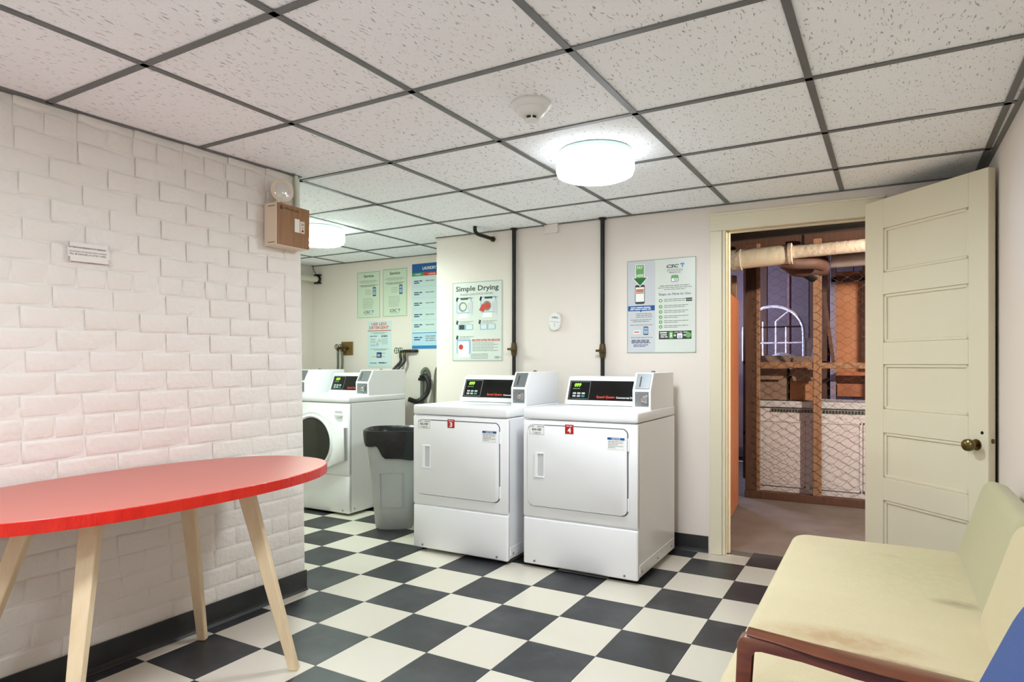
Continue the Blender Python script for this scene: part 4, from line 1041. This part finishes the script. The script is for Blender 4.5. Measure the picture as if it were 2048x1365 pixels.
# wire partition
YW = 6.03
t = thing('wire_partition', 'timber-framed chicken wire partition across the store room', 'partition', (0, YW, 0))
def timber(name, lo, hi, mt): MB().box(lo, hi, .003, 1).build(name, mt, t)
timber('sill_plate', (-1.06, -.02, -.004), (.9, .06, .06), M_studdark)
timber('post', (-1.055, -.01, .06), (-.955, .05, 2.22), M_studdark)
timber('post', (-.965, -.012, .06), (-.935, .03, 2.22), M_stud)
timber('stud', (-.512, -.012, .06), (-.448, .04, 2.22), M_stud)
timber('stud', (.30, -.012, .06), (.36, .04, 2.22), M_stud)
timber('mid_rail', (-.935, -.005, 1.135), (-.512, .04, 1.185), M_stud)
timber('mid_rail', (-.448, -.005, 1.130), (.30, .04, 1.180), M_stud)
MB().box((-.014, -.006, 0), (.014, .012, .62), .002, 1).build('brace', M_studdark, t, (-.36, .07, 1.16), (0, R(-7), 0))
m = MB(); hx = .082; hz = .07; zi = 0
def seg(a, b, r=.0014):
    a = Vector(a); b = Vector(b); d = (b - a).normalized(); s_ = Vector((0, 1, 0)); u = d.cross(s_)
    A = [m.bm.verts.new(a + r * (s_ * math.cos(q) + u * math.sin(q))) for q in (0, 2.09, 4.19)]
    B = [m.bm.verts.new(b + r * (s_ * math.cos(q) + u * math.sin(q))) for q in (0, 2.09, 4.19)]
    for i in range(3): m.bm.faces.new((A[i], A[(i + 1) % 3], B[(i + 1) % 3], B[i]))
rw = random.Random(5)
nodes = {}
def nd(i, j, x, z):
    if (i, j) not in nodes: nodes[(i, j)] = (x + rw.uniform(-.007, .007), -.014 + rw.uniform(-.006, .003), z + rw.uniform(-.006, .006))
    return nodes[(i, j)]
# horizontal-twist hex netting: flat top/bottom edges
px = hx * .75; nI = int(1.3 / px)
for i in range(nI):
    for j in range(58):
        x = -1.0 + i * px; z = .06 + j * hz / 2
        if (i + j) % 2: continue
        if x > .30 or z > 2.15: continue
        L0 = nd(i * 2, j, x, z); R0 = nd(i * 2 + 1, j, x + hx * .25, z)
        seg(L0, R0, .0018)
        if i + 1 < nI:
            for dj in (-1, 1):
                if j + dj >= 0:
                    seg(R0, nd((i + 1) * 2, j + dj, x + px, z + dj * hz / 2))
o = m.build('chicken_wire', M_wire, t, kind='stuff')

# white panelled cabinet behind the wire
t = thing('panelled_cabinet', 'long white panelled cabinet standing behind the chicken wire', 'cabinet', (0, 6.13, 0))
MB().box((-1.02, 0, 0), (.85, .50, .785), .004, 1).build('carcass', M_pwhite, t)
MB().box((-1.04, -.02, .79), (.87, .55, .845), .006, 2).build('worktop', mat('blue_grey_worktop', (196, 200, 204), .4), t)
for x0 in (-.95, -.53, -.13, .27):
    pn = MB().box((x0, -.006, .12), (x0 + .36, 0, .66), .002, 1).build('panel', M_pwhite, t)
    mo = MB()
    for a in ((x0 - .012, .10, x0 + .372, .118), (x0 - .012, .662, x0 + .372, .68), (x0 - .012, .10, x0, .68), (x0 + .36, .10, x0 + .372, .68)): mo.box((a[0], -.010, a[1]), (a[2], 0, a[3]), .002, 1)
    mo.build('panel_moulding', M_pwhite, pn)
gr = MB().box((-.86, -.004, .748), (.6, 0, .778)).build('grille_strip', M_ink2, t)
m = MB()
for k in range(60): m.box((-.85 + k * .024, -.008, .752), (-.85 + k * .024 + .014, -.004, .774))
q = m.build('grille_bars', M_ink, gr); q['kind'] = 'stuff'
# boxes on the cabinet
def carton(name, label, loc, sz, mt, rz=0., flaps=True, group='cartons in the store room'):
    t = thing(name, label, 'box', loc, rz, group); w, d, h_ = sz
    m = MB(); th = .006
    m.box((-w / 2, -d / 2, 0), (w / 2, d / 2, th)); b = m.build('bottom', mt, t)
    for nm, lo, hi in (('side_panel', (-w / 2, -d / 2, 0), (w / 2, -d / 2 + th, h_)), ('side_panel', (-w / 2, d / 2 - th, 0), (w / 2, d / 2, h_)), ('side_panel', (-w / 2, -d / 2, 0), (-w / 2 + th, d / 2, h_)), ('side_panel', (w / 2 - th, -d / 2, 0), (w / 2, d / 2, h_))):
        MB().box(lo, hi).build(nm, mt, t)
    if flaps:
        MB().prism([(-w / 2, 0), (w / 2, 0), (w / 2 - .04, -.12), (-w / 2 + .04, -.12)], 'y', 0, .005).build('flap', mt, t, (0, -d / 2 - .004, h_), (R(-18), 0, 0))
        MB().box((-w / 2, 0, 0), (w / 2, .13, .005)).build('flap', mt, t, (0, d / 2, h_), (R(50), 0, 0))
    else:
        MB().box((-w / 2, -d / 2, h_ - .002), (w / 2, d / 2, h_ + .004)).build('lid', mt, t)
carton('carton', 'open grey-brown carton with drooping flap behind the dark post', (-.90, 6.36, .845), (.34, .34, .30), M_card2)
carton('carton', 'plain brown carton standing on the white cabinet behind the timber stud', (-.615, 6.36, .845), (.205, .30, .20), M_card, flaps=False)
carton('carton', 'open pale carton with a wide flap stacked over the plain brown carton', (-.60, 6.335, 1.056), (.235, .28, .08), M_card2)
# shelf behind with sheet and leaning things
t = thing('store_shelf', 'timber shelf unit across the back of the store room', 'shelf', (0, 7.0, 0))
MB().box((-1.25, 0, 1.165), (-.47, .55, 1.195), .002, 1).build('shelf_board', M_studdark, t)
MB().box((-1.25, 0, .45), (-.47, .55, .48), .002, 1).build('shelf_board', M_studdark, t)
for x in (-1.25, -.515):
    for y in (0, .5): MB().box((x, y, 0), (x + .045, y + .045, 2.2), .002, 1).build('upright', M_studdark, t)
o = MB().bm
def crumpled(name, label, x0, y0, x1, y1, z, amp, mt):
    m = MB(); n1, n2 = 22, 12; G = []
    r_ = random.Random(9)
    for a in range(n1 + 1):
        for b in range(n2 + 1):
            u = a / n1; v = b / n2
            hgt = amp * math.exp(-((u - .45) / .22) ** 2) * (1 - abs(v - .5)) + r_.uniform(0, .012)
            G.append(m.bm.verts.new((x0 + (x1 - x0) * u, y0 + (y1 - y0) * v, z + hgt)))
    for a in range(n1):
        for b in range(n2): m.bm.faces.new((G[a * (n2 + 1) + b], G[(a + 1) * (n2 + 1) + b], G[(a + 1) * (n2 + 1) + b + 1], G[a * (n2 + 1) + b + 1]))
    o = m.build(name, mt, None); tag(o, label, 'plastic sheet')
crumpled('plastic_sheet', 'crumpled clear plastic sheet lying on the store room shelf', -1.195, 7.05, -.525, 7.32, 1.1965, .085, M_plastic_sheet)
# arched window sash leaning on the shelf
t = thing('arched_sash', 'old white arched window sash leaning behind the plastic sheet', 'window sash', (-1.02, 7.42, 1.20), 0)
M_sash = mat('chalky_white_paint', (206, 206, 216), .5)
arc = [(.30 * math.cos(R(a)), 0, .30 + .28 * math.sin(R(a))) for a in range(0, 181, 12)]
MB().tube(arc, .016, 8, False).build('arched_head', M_sash, t, smooth=True)
MB().tube([(.30, 0, 0), (.30, 0, .30)], .014, 8, False).build('side_stile', M_sash, t); MB().tube([(-.30, 0, 0), (-.30, 0, .30)], .014, 8, False).build('side_stile', M_sash, t)
for x in (-.10, .03, .13): MB().tube([(x, 0, .0), (x, 0, .42 if x < .1 else .36)], .009, 8, False).build('glazing_bar', M_sash, t)
for z in (.19, .36): MB().tube([(-.30, 0, z), (.30, 0, z)], .009, 8, False).build('glazing_bar', M_sash if z < .3 else M_iron, t)
MB().tube([(.03, 0, .42), (.16, 0, .53)], .007, 8, False).build('glazing_bar', M_sash, t)
o = MB().box((0, 0, 0), (.085, .012, .46), .002, 1).build('leaning_board', mat('lilac_painted_board', (150, 140, 160), .6), None, (-.64, 7.325, 1.197), (R(-6), R(7), 0)); tag(o, 'narrow pale lilac board leaning upright beside the timber stud', 'board')
carton('carton', 'small closed carton at the back of the store room shelf', (-.612, 7.455, 1.197), (.17, .17, .235), M_card2, flaps=False)
# boarding on the back wall
wbk = bpy.data.objects['wall_store_back']
for k in range(15):
    MB().box((SX0 + .02 + k * .225, SY1 - .022, .05), (SX0 + .02 + k * .225 + .218, SY1, SZ - .02), .003, 1).build('wall_board', M_mauve if k % 3 else M_studdark, wbk)
# kraft-faced insulation bay on the right behind the wire
t = thing('insulation_bay', 'orange paper-faced insulation between studs beyond the wire', 'insulation', (0, 6.95, 0))
MB().box((-.43, .06, .85), (1.2, .10, 2.05), .004, 1).build('paper_facing', M_insul, t)
for x in (-.44, -.17, .24, .65): MB().box((x, 0, .0), (x + .05, .10, 2.25), .002, 1).build('stud', M_stud if x > -.4 else mat('lilac_painted_board', (150, 140, 160)), t)
MB().box((-.38, -.16, 1.06), (1.2, .06, 1.095), .002, 1).build('shelf_board', M_ply, t)
MB().box((-.38, -.02, .86), (1.2, .02, .98), .002, 1).build('drawer_front', M_ply, t)
MB().box((-.43, .0, 1.95), (1.2, .09, 2.0), .002, 1).build('top_plate', M_studdark, t)
# pipes overhead
t = thing('lagged_pipe', 'thick white lagged heating pipe crossing under the store ceiling', 'pipe', (0, 5.15, 1.965))
MB().tube([(-1.3, 0, -.02), (-.955, 0, -.005)], .055, 20, False).build('pipe', M_lag, t, smooth=True)
MB().tube([(-1.0, 0, -.012), (-.93, 0, -.008)], .080, 20, False).build('coupling', M_lag, t, smooth=True)
MB().tube([(-.93, 0, -.006), (-.585, 0, .008)], .072, 20, False).build('pipe_sleeve', mat('white_pipe_wrap', (222, 216, 192), .7, bump=.3, bscale=20), t, smooth=True)
MB().tube([(-.60, 0, .008), (-.575, 0, .009)], .078, 20, False).build('sleeve_band', M_lag, t, smooth=True)
MB().tube([(-.58, 0, .018), (1.2, 0, .055)], .046, 20, False).build('pipe', M_lag, t, smooth=True)
MB().tube([(-.66, .03, -.045), (-.56, .06, -.055), (-.45, .15, -.05), (-.40, .3, -.05)], .045, 16).build('branch_bend', M_lagd, t, smooth=True)
t = thing('black_pipe', 'dark sooty pipe high above the lagged heating pipe', 'pipe', (0, 4.95, 2.13))
MB().tube([(-1.5, 0, -.02), (1.2, 0, .03)], .06, 18, False).build('pipe', M_iron, t, smooth=True)
t = thing('brown_flue', 'brown rusty flue elbow under the lagged pipe', 'pipe', (-.50, 5.5, 1.94))
MB().tube([(-.14, -.12, .02), (-.08, .0, -.02), (.02, .06, -.02), (.12, .10, -.01)], .072, 18).build('elbow', M_lagd, t, smooth=True)
MB().tube([(-.02, .05, -.05), (.04, .1, -.09)], .05, 18, False).build('end_cap', M_rubber, t, smooth=True)
MB().box((-.05, .02, .05), (-.03, .035, SZ - 1.94 + .001)).build('hanger_strap', M_iron, t)
o = MB().tube([(-.36, 5.78, 1.985), (1.2, 5.78, 2.0)], .052, 18, False).build('silver_pipe', mat('foil_wrapped_pipe', (196, 188, 184), .4, bump=.5, bscale=14, var=.3, vscale=6, var_rgb=(150, 140, 136)), None, smooth=True); tag(o, 'pale wrapped pipe running behind the timber stud near the ceiling', 'pipe')
o = MB().tube([(-.88, 7.62, 0), (-.88, 7.62, 2.41)], .02, 12, False).build('rusty_pipe', mat('mauve_rust', (122, 88, 92), .7), None, smooth=True); tag(o, 'thin rusty upright pipe behind the arched sash', 'pipe')
# store room bulb and window, unseen, added for warm and cool light
t = thing('unseen_bulb', 'added warm bulb lighting the store room, out of sight', 'bulb', (1.10, 4.50, SZ))
MB().tube([(0, 0, 0), (0, 0, -.35)], .004, 8, False).build('flex', M_rubber, t)
MB().lathe([(.016, -.35), (.018, -.40)], n=16).build('lamp_holder', M_rubber, t)
MB().lathe([(.013, -.40), (.028, -.45), (.026, -.475), (.0001, -.49)], n=16, cap=False).build('glass_bulb', mat('lit_warm_bulb', (255, 220, 180), .4, emit=(255, 238, 218), estr=2900), t, smooth=True)
w_ = bpy.data.objects.new('unseen_window', None); COL.objects.link(w_); w_['kind'] = 'structure'; w_.location = (SX0, 7.1, 1.75)  # glowing pane out of view, added for its cool light
MB().box((0, -.30, -.2), (.01, .30, .2)).build('pane', mat('lit_cool_pane', (220, 230, 255), .4, emit=(208, 214, 255), estr=42), w_)
for lo, hi in (((0, -.34, -.24), (.03, .34, -.2)), ((0, -.34, .2), (.03, .34, .24)), ((0, -.34, -.2), (.03, -.30, .2)), ((0, .30, -.2), (.03, .34, .2)), ((0, -.012, -.2), (.025, .012, .2))): MB().box(lo, hi, .002, 1).build('window_frame', M_pwhite, w_)
